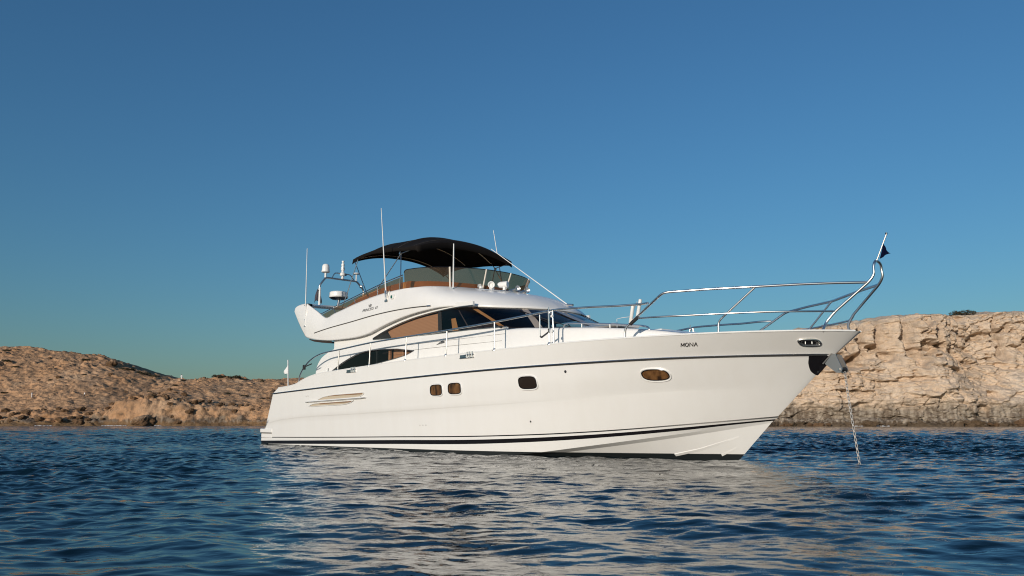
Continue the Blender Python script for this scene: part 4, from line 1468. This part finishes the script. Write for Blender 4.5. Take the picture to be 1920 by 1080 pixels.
# ---- aerials
def whip(name, a, b, r0=.022, r1=.009):
    o = MB().tube([P(*a), P(*b)], [r0, r1], 8).build(name, M['white_plastic'], yacht)
    return o
for sd in SIDES:
    o = whip('whip_aerial', (7.33, sd * 2.06, 3.86), (6.794, sd * 1.97, 6.45))
    mb = MB(); mb.tube([P(7.33, sd * 2.05, 3.82), P(7.27, sd * 2.06, 4.10)], .03, 8)
    mb.tube([P(7.42, sd * 2.03, 4.08), P(7.36, sd * 2.05, 3.84)], .008, 6)
    mb.box(P(7.33, sd * 2.05, 3.82), (.13, .05, .05))
    mb.build('aerial_mount', M['dull_steel'], o)
    o = whip('whip_aerial', (2.73, sd * 2.09, 3.60), (2.46, sd * 2.0, 6.05 if sd > 0 else 5.35), .020, .010)
    mb = MB(); mb.tube([P(2.73, sd * 2.08, 3.56), P(2.70, sd * 2.08, 3.80)], .026, 8); mb.tube([P(2.62, sd * 2.07, 3.58), P(2.84, sd * 2.07, 3.57)], .012, 6)
    mb.tube([P(2.80, sd * 2.07, 4.05), P(2.74, sd * 2.08, 3.66)], .006, 6)
    mb.build('aerial_mount', M['dull_steel'], o)
whip('whip_aerial', (9.60, 1.56, 3.90), (9.545, 1.52, 5.05), .020, .014)
whip('whip_aerial', (5.55, -1.60, 4.20), (5.20, -1.55, 5.35), .02, .014)
o = whip('folded_aerial', (11.50, -.5, 3.485), (8.516, -.5, 5.374), .014, .009)
MB().tube([P(11.46, -.5, 3.50), P(11.66, -.5, 3.47)], .028, 8).build('aerial_mount', M['chrome'], o)
MB().tube([P(9.62, 1.58, 3.82), P(9.62, 1.58, 3.92)], .026, 8).build('aerial_socket', M['dull_steel'], yacht)

# ---- horns and search lights on the brow
hx = [(9.98, 1.00, 3.92, 'ball'), (10.17, .78, 3.91, 'horn'), (10.28, .50, 3.92, 'lamp'), (10.38, .22, 3.90, 'small'), (10.42, -.06, 3.88, 'small')]
for s, y, z, kind in hx:
    if kind == 'ball':
        o = MB().lathe(P(s, y, z), [(.05, 0), (.04, .03), (.03, .06)], 12).build('deck_light', M['white_plastic'], yacht)
        MB().lathe(P(s - .06, y, z + .08), [(0, -.05), (.045, -.04), (.055, 0), (.055, .05)], 14, (.8, -.5, 0)).build('lamp_housing', M['white_plastic'], o)
        MB().lathe(P(s - .06, y, z + .08), [(0, .042), (.045, .045), (.045, .052)], 14, (.8, -.5, 0)).build('lens', M['lens'], o)
    elif kind == 'horn':
        o = MB().box(P(s - .03, y, z + .06), (.10, .10, .16)).build('loudhailer', M['white_plastic'], yacht, smooth=False, bevel=.02)
        MB().lathe(P(s - .05, y, z + .10), [(.02, -.10), (.045, -.08), (.045, 0), (.075, .08), (.085, .10), (.07, .10), (.03, .02), (0, .0)], 18, (.75, -.66, 0)).build('horn_bell', M['white_plastic'], o)
    elif kind == 'lamp':
        o = MB().tube([P(s, y, z - .02), P(s, y, z + .07)], .04, 10).build('search_light', M['white_plastic'], yacht)
        MB().lathe(P(s - .04, y, z + .12), [(0, -.14), (.06, -.13), (.08, -.07), (.082, .12), (.06, .13), (0, .12)], 20, (.9, .4, 0)).build('lamp_housing', M['white_plastic'], o)
    else:
        o = MB().tube([P(s - .25, y, z + .04), P(s + .02, y - .03, z + .05)], [.02, .03], 10).build('trumpet_horn', M['chrome'], yacht)
        MB().lathe(P(s, y - .03, z + .05), [(.03, -.04), (.04, 0), (.075, .07), (.06, .06), (0, .0)], 16, (1, -.2, .1)).build('horn_bell', M['chrome'], o)
MB().tube([P(9.9, 1.12, 3.91), P(10.2, .75, 3.885), P(10.36, .3, 3.875), P(10.42, -.1, 3.87)], .012, 6, smooth=4).build('lamp_bar', M['chrome'], yacht)

# ---- rails
def stp(s, z=None, dy=-.03, dz=0.0):
    q = sheer(s, dy, .0)
    return (q[0], q[1], q[2] if z is None else z)
aft = [(2.961, 2.331, 1.86), (3.02, 2.332, 2.03), (3.12, 2.334, 2.15), (3.292, 2.337, 2.285), (3.633, 2.344, 2.452), (4.107, 2.353, 2.577), (4.637, 2.361, 2.633), (5.583, 2.374, 2.66), (7.076, 2.386, 2.715),
       (8.797, 2.39, 2.732), (10.476, 2.389, 2.742), (12.144, 2.354, 2.777), (13.337, 2.286, 2.832), (13.74, 2.25, 2.851), (13.765, 2.248, 2.80)]
fwd = [(13.84, 2.238, 2.80), (13.85, 2.238, 2.861), (14.677, 2.128, 2.835), (15.30, 2.03, 2.80), (15.80, 1.935, 2.785), (16.05, 1.98, 2.775)]
for sd in SIDES:
    q = lambda a: [P(p[0], sd * p[1], p[2]) for p in a]
    rail = MB().tube(q(spl(aft, 5)), .021, 10).build('hand_rail', M['chrome'], yacht)
    MB().tube(q([(3.32, 2.335, 2.30), (3.70, 2.30, 2.37)]), .016, 6).build('rail_end', M['rubber'], rail)
    MB().box(P(3.30, sd * 2.336, 2.29), (.10, .06, .14)).build('clamp', M['rubber'], rail, smooth=False, bevel=.01)
    for s, st2 in ((5.412, 5.47), (7.11, 7.15), (8.82, 8.85), (10.489, 10.52), (12.184, 12.18), (13.76, 13.75)):
        a = stp(s); zt = float(np.interp(st2, [p[0] for p in aft], [p[2] for p in aft]))
        o = MB().tube(q([(a[0], a[1], a[2] - .01), (st2, a[1], zt)]), .0165, 10).build('stanchion', M['chrome'], yacht)
        MB().lathe(P(a[0], sd * a[1], a[2] - .01), [(.045, 0), (.045, .015), (.028, .03), (.022, .06)], 12).build('foot', M['chrome'], o)
    # short stanchion beside the cockpit window
    a = stp(4.85)
    MB().tube(q([(4.85, a[1], a[2]), (4.86, a[1], a[2] + .11)]), .014, 8).build('stub_post', M['chrome'], yacht)
    # boarding gate
    g = MB().tube(bez_round(q([(13.511, 2.272, 2.80), (13.522, 2.271, 2.353), (13.565, 2.267, 2.339), (13.762, 2.26, 2.43), (13.755, 2.26, 2.93)]), .03), .013, 8).build('boarding_gate', M['chrome'], yacht)
    MB().tube(q([(13.527, 2.271, 2.37), (13.56, 2.268, 2.345), (13.758, 2.26, 2.435), (13.758, 2.26, 2.50)]), .017, 8).build('rubber_sleeve', M['rubber'], g)
    a = stp(13.88)
    MB().tube(q([(13.88, a[1], a[2] - .01), (13.85, 2.238, 2.86)]), .0165, 10).build('stanchion', M['chrome'], yacht)
    for z in (2.44, 2.74):
        MB().lathe(P(13.86, sd * 2.25, z), [(0, 0), (.03, .0), (.03, .03), (0, .035)], 10, (0, -sd, 0)).build('hinge', M['white_plastic'], g)
    MB().tube(q(spl(fwd, 5)), .021, 10).build('hand_rail', M['chrome'], yacht)
    # bow rail: one bent tube from the foot, along the top and up into the pulpit
    foot = stp(15.483)
    top = [(foot[0], foot[1], foot[2] - .01), (15.49, 1.975, 2.36), (15.60, 1.955, 2.46), (15.75, 1.93, 2.565), (16.36, 1.975, 2.905), (16.46, 1.945, 2.926), (17.105, 1.613, 2.933), (17.772, 1.274, 2.925), (18.347, .835, 2.94), (18.745, .529, 2.943), (19.170, .19, 2.936)]
    MB().tube(bez_round(q(top), .09), .022, 10).build('bow_rail', M['chrome'], yacht)
    midr = [(15.80, 1.955, 2.53), (16.30, 1.93, 2.51), (16.848, 1.745, 2.497), (17.40, 1.48, 2.496), (17.9, 1.19, 2.492), (18.327, .84, 2.487), (18.655, .31, 2.502)]
    midr[-1] = (18.655, .31, 2.502)
    MB().tube(q(spl(midr, 4)), .0165, 10).build('mid_rail', M['chrome'], yacht)
    for a in ([(17.117, stp(17.117)[1], 2.18), (17.123, 1.419, 2.367), (17.178, 1.416, 2.43), (17.765, 1.263, 2.914)],):
        MB().tube(bez_round(q(a), .06), .018, 10).build('rail_post', M['chrome'], yacht)
    pul = [(18.509, stp(18.509)[1], 2.16), (18.507, .37, 2.312), (18.548, .345, 2.381), (18.66, .305, 2.507), (19.170, .186, 2.925), (19.235, .165, 2.994), (19.277, .15, 3.076), (19.267, .14, 3.184), (19.275, .12, 3.245), (19.27, .06, 3.295), (19.262, 0, 3.303)]
    MB().tube(bez_round(q(pul), .05), .022, 10).build('pulpit', M['chrome'], yacht)
    # folded passerelle brackets: two white paddles in a black base by the gate
    base = [(15.60, 1.95, 2.44), (15.78, 1.93, 2.56)]
    if sd < 0:
        continue
    pb = MB().tube(q(base), .034, 8).build('paddle_bracket', M['rubber'], yacht)
    for a, b in (((15.597, 1.945, 2.45), (15.66, 1.93, 2.80)), ((15.735, 1.915, 2.53), (15.805, 1.89, 2.885))):
        d = Vector(b) - Vector(a)
        MB().tube(q([a, Vector(a) + d * .04, Vector(a) + d * .97, b]), [.022, .034, .032, .018], 10).build('paddle', M['white_paint'], pb)
# thin line hanging from the bow rail to the foredeck
ln = MB().tube([P(14.60, 1.2, 2.53), P(14.60, 1.2, 2.70), P(14.75, 1.2, 2.71), P(15.0, 1.25, 2.70), P(15.73, 1.9, 2.84)], .006, 6).build('deck_line', M['white_plastic'], yacht)

# ------------------------------------------------------------------ things carried by the yacht
def place(o):
    o.matrix_world = yacht_matrix @ o.matrix_world
yacht_matrix = Matrix.Translation(yacht.location) @ Matrix.Rotation(R(-49.6336), 4, 'Z')


def carried(name, base, label, cat):
    w = yacht_matrix @ Vector(P(*base))
    o = empty(name, w, R(-49.6336))
    return tag(o, label, cat), Vector(P(*base))


def flag(name, base, top, cloth, m, label, pole_r, pole_m, fold=.03):
    t, b = carried(name, base, label, 'flag')
    MB().tube([Vector((0, 0, 0)), Vector(P(*top)) - b], pole_r, 8).build('flag_staff', pole_m, t)
    mb = MB()
    n = 8
    (a0, a1), tip = cloth
    A0, A1, T = (Vector(P(*x)) - b for x in (a0, a1, tip))
    rows = []
    for i in range(n + 1):
        u = i / n
        p, q = A0.lerp(T, u), A1.lerp(T, u)
        off = Vector((.3, 1, 0)).normalized() * (fold * math.sin(u * 7) * u)
        rows.append([p.lerp(q, v / 6) + off * (1 + .5 * math.sin(v)) for v in range(7)])
    mb.grid(rows).build('cloth', m, t, solid=.004)
    return t


bf = flag('flag', (19.262, 0, 3.30), (19.456, 0, 3.72), (((19.31, -.012, 3.33), (19.39, -.012, 3.57)), (19.47, -.02, 3.40)), M['flag_blue'],
     'small navy blue pennant on the chrome bow pulpit', .012, M['chrome'])
MB().lathe(Vector(P(19.456, 0, 3.715)) - Vector(P(19.262, 0, 3.30)), [(0, 0), (.018, .0), (.018, .03), (0, .035)], 10).build('staff_cap', M['black'], bf)
flag('flag', (1.45, 1.95, 1.74), (1.237, 1.90, 2.65), (((1.245, 1.90, 2.58), (1.33, 1.92, 2.22)), (1.07, 1.92, 2.20)), M['flag_white'],
     'drooping white flag on a short white staff at the stern', .018, M['white_plastic'], .05)
t, b = carried('flag', (1.70, 1.17, 4.55), 'dark furled ensign tied to the radar mast leg', 'flag')
mb = MB()
rows = []
for i in range(9):
    u = i / 8
    w = .03 + .10 * u ** .7
    rows.append([Vector((-.05 * u + w * .8 * math.cos(a) * .6 - .04, w * math.sin(a) * (1 + .25 * math.sin(3 * a + 4 * u)) + .02, .42 - .42 * u + .05 * math.cos(2 * a) * u)) for a in np.linspace(0, 2 * math.pi, 13)])
mb.grid(rows).build('cloth', M['flag_dark'], t)
MB().tube([Vector((-.02, .0, .38)), Vector((-.03, .02, .48))], .008, 6).build('halyard', M['white_plastic'], t)

# anchor chain: separate links from the bow roller down into the water
path = [Vector(P(*p)) for p in ((18.585, 0, 1.535), (18.600, 0, 1.35), (18.625, 0, 1.05), (18.66, 0, .70), (18.695, 0, .35), (18.735, 0, -.02), (18.77, 0, -.30))]
pts, _ = crom(path, [0] * len(path), 30)
mb = MB()
acc, k, last = 0.0, 0, pts[0]
for a, b2 in zip(pts, pts[1:]):
    acc += (b2 - a).length
    if acc >= .046:
        acc = 0
        tdir = (b2 - a).normalized()
        side = Vector((0, 1, 0)) if k % 2 else Vector((1, 0, 0))
        side = (side - tdir * side.dot(tdir)).normalized()
        ringp = []
        for j in range(17):
            an = 2 * math.pi * j / 16
            c, s_ = math.cos(an), math.sin(an)
            ringp.append(b2 + tdir * (.033 * math.copysign(abs(c) ** .8, c)) + side * (.018 * math.copysign(abs(s_) ** .8, s_)))
        mb.tube(ringp, .0065, 6, caps=False)
        k += 1
mb.v = [tuple(yacht_matrix @ Vector(v)) for v in mb.v]
ch = mb.build('anchor_chain', M['galv'], None)
tag(ch, 'galvanised anchor chain hanging from the bow roller into the water', 'anchor chain')
# ------------------------------------------------------------------ boulders, scrub, people and surf along the shore
bpy.context.view_layer.update()
_dg = bpy.context.evaluated_depsgraph_get()
HILL_BVH = BVHTree.FromObject(hill, _dg)
CLIFF_BVH = BVHTree.FromObject(cliff, _dg)


def ground(x, y, bvh=None):
    h = (bvh or HILL_BVH).ray_cast(Vector((x, y, 80)), Vector((0, 0, -1)))
    return Vector((x, y, h[0].z if h[0] is not None else 0.0))


M['boulder'] = vein_material('boulder_stone', [(0.36, 0.235, 0.145), (0.44, 0.30, 0.20), (0.48, 0.36, 0.26)], (0.14, 0.10, 0.07),
                             [(0.10, 0.075, 0.055), (0.27, 0.21, 0.155), (0.16, 0.09, 0.045)], 1.0, 2.0)
M['grey_stone'] = vein_material('grey_stone', [(0.24, 0.195, 0.15), (0.33, 0.27, 0.21), (0.38, 0.32, 0.26)], (0.10, 0.08, 0.06),
                                [(0.08, 0.06, 0.045), (0.20, 0.16, 0.12), (0.14, 0.09, 0.05)], 1.2, 2.0)


def boulder_mesh(name, seed, r, m, squash=(1, .85, .7)):
    bm = bmesh.new()
    bmesh.ops.create_icosphere(bm, subdivisions=4, radius=1.0)
    co = np.array([v.co[:] for v in bm.verts])
    f1, f2, cv = worley(co[:, 0] * 1.1 + seed * 3.1, co[:, 1] * 1.1 + seed, co[:, 2] * 1.1)
    n = fbm(co[:, 0] * 1.2 + seed, co[:, 1] * 1.2, co[:, 2] * 1.2, 5)
    k = 1 + .35 * n - .28 * np.clip(.25 - (f2 - f1), 0, 1) + .25 * (cv - .5)
    for v, a in zip(bm.verts, k):
        v.co = Vector((v.co.x * squash[0], v.co.y * squash[1], v.co.z * squash[2])) * float(a) * r
    me = bpy.data.meshes.new(name)
    bm.to_mesh(me); bm.free()
    me.materials.append(m)
    return me


bmeshes = [boulder_mesh('boulder', i + 1, 1.0, M['boulder'], (1, .85, [.7, .55, .8, .62, .7, .5][i])) for i in range(6)]
g = random.Random(5)
first = None
spots = []
for i in range(110):
    x = g.uniform(-165, -72)
    d = g.choice([g.uniform(.5, 9), g.uniform(.5, 12), g.uniform(10, 55)])
    spots.append((x, d, g.uniform(.5, 1.25) if d < 12 else g.uniform(.45, .95)))
for x, d, r in spots:
    o = bpy.data.objects.new('boulder', g.choice(bmeshes))
    p = ground(x, float(hill_shore(np.array(x))) + d)
    if p.z < .15: continue
    o.location = p + Vector((0, 0, r * .18))
    o.scale = (r, r, r)
    o.rotation_euler = (g.uniform(-.4, .4), g.uniform(-.4, .4), g.uniform(0, 6.3))
    link(o)
    tag(o, 'weathered tan boulder lying on the rocky hillside beyond the stern', 'boulder', 'boulders on the left hillside')
o = link(bpy.data.objects.new('boulder', boulder_mesh('boulder', 12, 2.7, M['boulder'], (1.15, .8, .66))))
o.location = (-102.0, 225.2, 1.0); o.rotation_euler = (.15, -.2, .6)
tag(o, 'large angular brown boulder standing at the waterline below the yellowish low cliff', 'boulder')
o = link(bpy.data.objects.new('boulder', boulder_mesh('boulder', 15, 1.5, M['boulder'], (1.2, .9, .75))))
p = ground(-139.5, 279.0); o.location = p + Vector((0, 0, .7))
tag(o, 'pale boulder sitting on the skyline of the left hill', 'boulder')
for k, (x, y, r, lab) in enumerate(((82.5, 188.2, 1.3, 'brown boulder at the foot of the cliff, just right of the anchor chain'), (104.0, 183.6, 1.7, 'flat brown boulder in the water at the foot of the right cliff'), (115.5, 182.6, 2.0, 'rounded pale boulder at the cliff foot by the right edge of the photo'))):
    o = link(bpy.data.objects.new('boulder', boulder_mesh('boulder', 20 + k, r, M['boulder'] if k == 2 else M['grey_stone'], (1.3, .9, .6))))
    o.location = (x, y - .8, .55); tag(o, lab, 'boulder')

g = random.Random(31)
for k in range(16):
    x = g.uniform(64, 128)
    r = g.uniform(.5, 1.15)
    if min(abs(x - q) for q in (82.5, 104.0, 115.5)) < 3.5: continue
    o = link(bpy.data.objects.new('boulder', g.choice(bmeshes)))
    o.location = (x, float(cliff_base(np.array(x))) - 3.3 - g.uniform(0, 1.2), g.uniform(.1, .45)); o.scale = (r * 1.2, r, r * .8)
    o.rotation_euler = (g.uniform(-.3, .3), g.uniform(-.3, .3), g.uniform(0, 6.3))
    tag(o, 'small wet brown boulder at the waterline along the foot of the pale cliff', 'boulder', 'small boulders along the cliff foot')

# low dark scrub on the skyline and slopes
M['scrub'] = mat('scrub_leaf', (0.055, 0.05, 0.028), 0.8, spec=.1)
_n = NT(M['scrub'])
_n.base(_n.ramp(_n.noise(_n.coord('Object'), 3.5, 3), [(0.3, (0.035, 0.032, 0.018)), (0.7, (0.085, 0.072, 0.040))]))


def shrub_mesh(seed, wide=1.0, high=.5, n=900):
    q = random.Random(seed)
    mb = MB()
    for c in range(9):
        cx, cy = q.uniform(-.65, .65) * wide, q.uniform(-.4, .4) * wide
        cr = q.uniform(.28, .5) * wide
        hh = high * q.uniform(.6, 1.0)
        for k in range(n // 9):
            a, b, rr = q.uniform(0, 6.283), q.uniform(0, 1), q.uniform(.55, 1) ** .6
            p = Vector((cx + cr * rr * math.cos(a) * math.sqrt(1 - b * b), cy + cr * rr * math.sin(a) * math.sqrt(1 - b * b), hh * b * rr + .02))
            u = Vector((q.uniform(-1, 1), q.uniform(-1, 1), q.uniform(-1, 1))).normalized() * .055
            w = u.orthogonal().normalized() * .035
            mb.add([p - u, p + w, p + u, p - w], [(0, 1, 2, 3)])
    me = bpy.data.meshes.new('shrub')
    me.from_pydata(mb.v, [], mb.f)
    me.materials.append(M['scrub'])
    return me


sh = [shrub_mesh(s, 1.0, h) for s, h in ((1, .5), (2, .38), (3, .6), (4, .3))]
rows = [(-179.1, 284.0, 1.6), (-176.5, 284.0, 1.2), (-172.1, 272.6, 1.5), (-167.6, 270.3, 1.7), (-149.3, 281.0, 1.6), (-135.3, 279.0, 1.6), (-133.0, 279.0, 1.9), (-130.2, 279.0, 2.0),
        (-127.0, 279.0, 2.2), (-124.2, 279.0, 1.8), (-112.4, 275.0, 1.2), (-105.8, 276.0, 1.5), (-101.5, 277.0, 2.3), (-98.2, 277.0, 2.6), (-95.0, 277.0, 2.2), (-92.0, 278.0, 1.7), (-86.0, 277.0, 1.3),
        (-160.0, 255.0, 1.3), (-150.5, 262.0, 1.1), (-141.0, 266.0, 1.2), (-118.0, 262.0, 1.2), (-109.0, 262.0, 1.5), (-84.0, 252.0, 1.4), (-77.0, 250.0, 1.3), (-90.0, 254.0, 1.2)]
for k, (x, y, r) in enumerate(rows):
    o = link(bpy.data.objects.new('shrub', sh[k % 4]))
    o.location = ground(x, y) + Vector((0, 0, -.1))
    o.scale = (r * 1.25, r, r); o.rotation_euler = (0, 0, k * 1.7)
    tag(o, 'low dark dry shrub growing on the rocky hill left of the yacht', 'shrub', 'dark shrubs on the left hill')
o = link(bpy.data.objects.new('shrub', sh[0]))
_cy = float(cliff_base(np.array(120.3))) + 18
o.location = ground(120.3, _cy, CLIFF_BVH) + Vector((0, 0, -.2)); o.scale = (4.6, 3.4, 3.2)
tag(o, 'wide brown shrub on top of the cliff near the right edge', 'shrub')

# three distant walkers in white tops
M['skin'] = mat('skin', (0.45, 0.28, 0.19), 0.6)
M['shirt'] = mat('white_shirt', (0.80, 0.79, 0.77), 0.8)
M['trousers'] = mat('dark_trousers', (0.035, 0.035, 0.045), 0.8)
M['hair'] = mat('dark_hair', (0.03, 0.02, 0.015), 0.7)


def person(loc, rz, label, step=.12, pale=False):
    t = empty('person', loc, rz)
    tag(t, label, 'person', None)
    J = {'pelvis': ((0, 0, .94), .125), 'waist': ((0, 0, 1.10), .115), 'chest': ((0, 0, 1.32), .145), 'neck': ((0, 0, 1.49), .055), 'head': ((.01, 0, 1.60), .088), 'crown': ((.01, 0, 1.69), .085)}
    E_ = [('pelvis', 'waist'), ('waist', 'chest'), ('chest', 'neck'), ('neck', 'head'), ('head', 'crown')]
    for sd in (1, -1):
        s = 'l' if sd > 0 else 'r'
        J['hip' + s] = ((0, .09 * sd, .90), .095); J['knee' + s] = ((step * sd * .6, .10 * sd, .50), .062); J['ankle' + s] = ((step * sd, .10 * sd, .08), .042); J['toe' + s] = ((step * sd + .16, .12 * sd, .035), .035)
        J['shoulder' + s] = ((0, .18 * sd, 1.41), .062); J['elbow' + s] = ((-.04 - step * sd * .5, .24 * sd, 1.14), .042); J['wrist' + s] = ((.04 - step * sd * .9, .25 * sd, .90), .030); J['hand' + s] = ((.06 - step * sd, .25 * sd, .80), .034)
        E_ += [('pelvis', 'hip' + s), ('hip' + s, 'knee' + s), ('knee' + s, 'ankle' + s), ('ankle' + s, 'toe' + s), ('chest', 'shoulder' + s), ('shoulder' + s, 'elbow' + s), ('elbow' + s, 'wrist' + s), ('wrist' + s, 'hand' + s)]
    ks = list(J)
    me = bpy.data.meshes.new('body')
    me.from_pydata([J[k][0] for k in ks], [(ks.index(a), ks.index(b)) for a, b in E_], [])
    me.materials.append(M['skin'])
    b = link(bpy.data.objects.new('body', me), t)
    b.modifiers.new('skin', 'SKIN')
    for i, k in enumerate(ks):
        me.skin_vertices[0].data[i].radius = (J[k][1], J[k][1])
    me.skin_vertices[0].data[0].use_root = True
    b.modifiers.new('sub', 'SUBSURF').render_levels = 1
    j = lambda k: Vector(J[k][0])
    mb = MB()
    mb.lathe((0, 0, 0), [(.15, .86), (.145, 1.0), (.14, 1.10), (.165, 1.30), (.165, 1.40), (.10, 1.47), (.06, 1.49)], 14)
    for s in 'lr':
        mb.tube([j('shoulder' + s), j('elbow' + s), j('wrist' + s)], [.078, .06, .05], 10)
    mb.build('shirt', M['shirt'], b)
    mb = MB()
    mb.lathe((0, 0, 0), [(.02, .80), (.14, .84), (.15, .92), (.142, 1.0)], 14)
    for s in 'lr':
        mb.tube([j('hip' + s) + Vector((0, 0, .03)), j('knee' + s), j('ankle' + s)], [.112, .08, .062], 10)
    mb.build('trousers', M['shirt'] if pale else M['trousers'], b)
    MB().lathe((0, 0, 0), [(.09, 1.60), (.102, 1.68), (.085, 1.755), (0, 1.785)], 12).build('hair', M['hair'], b)
    return t


person(ground(-147.0, 247.0), R(20), 'tiny person all in white standing on the slope at the far left', .05, True)
person(ground(-131.7, 248.5), R(200), 'tiny person in white top and dark trousers walking on the left slope', .16)
person(ground(-113.5, 276.0), R(100), 'tiny person in white on the skyline saddle of the left hill', .06, True)

# white surf where small waves meet the rock
m = mat('sea_foam', (0.75, 0.76, 0.76), 0.7)
mb = MB()
g = random.Random(9)
for x0, x1, yo, on in ((-143.5, -141.5, .6, 0), (-129, -125.5, .4, 0), (-113, -106.5, .5, 0), (-98, -96.5, .5, 0), (80, 88, .6, 1), (104, 106, .8, 1)):
    x = x0
    while x < x1:
        y = (float(cliff_base(np.array(x))) - 3.6 if on else float(hill_shore(np.array(x))) - 2.2) - yo
        mb.lathe((x, y + g.uniform(-.5, .5), .0), [(g.uniform(.15, .45), -.05), (.22, .05), (.1, .11), (0, .13)], 8)
        x += g.uniform(.12, .34)
for i, v in enumerate(mb.v):
    mb.v[i] = (v[0] + .12 * math.sin(v[2] * 31 + v[0] * 7), v[1], v[2] + .05 * math.sin(v[0] * 5.1))
fo = mb.build('surf_foam', m, None)
tag(fo, 'thin white surf along the foot of the rocks', kind='stuff')
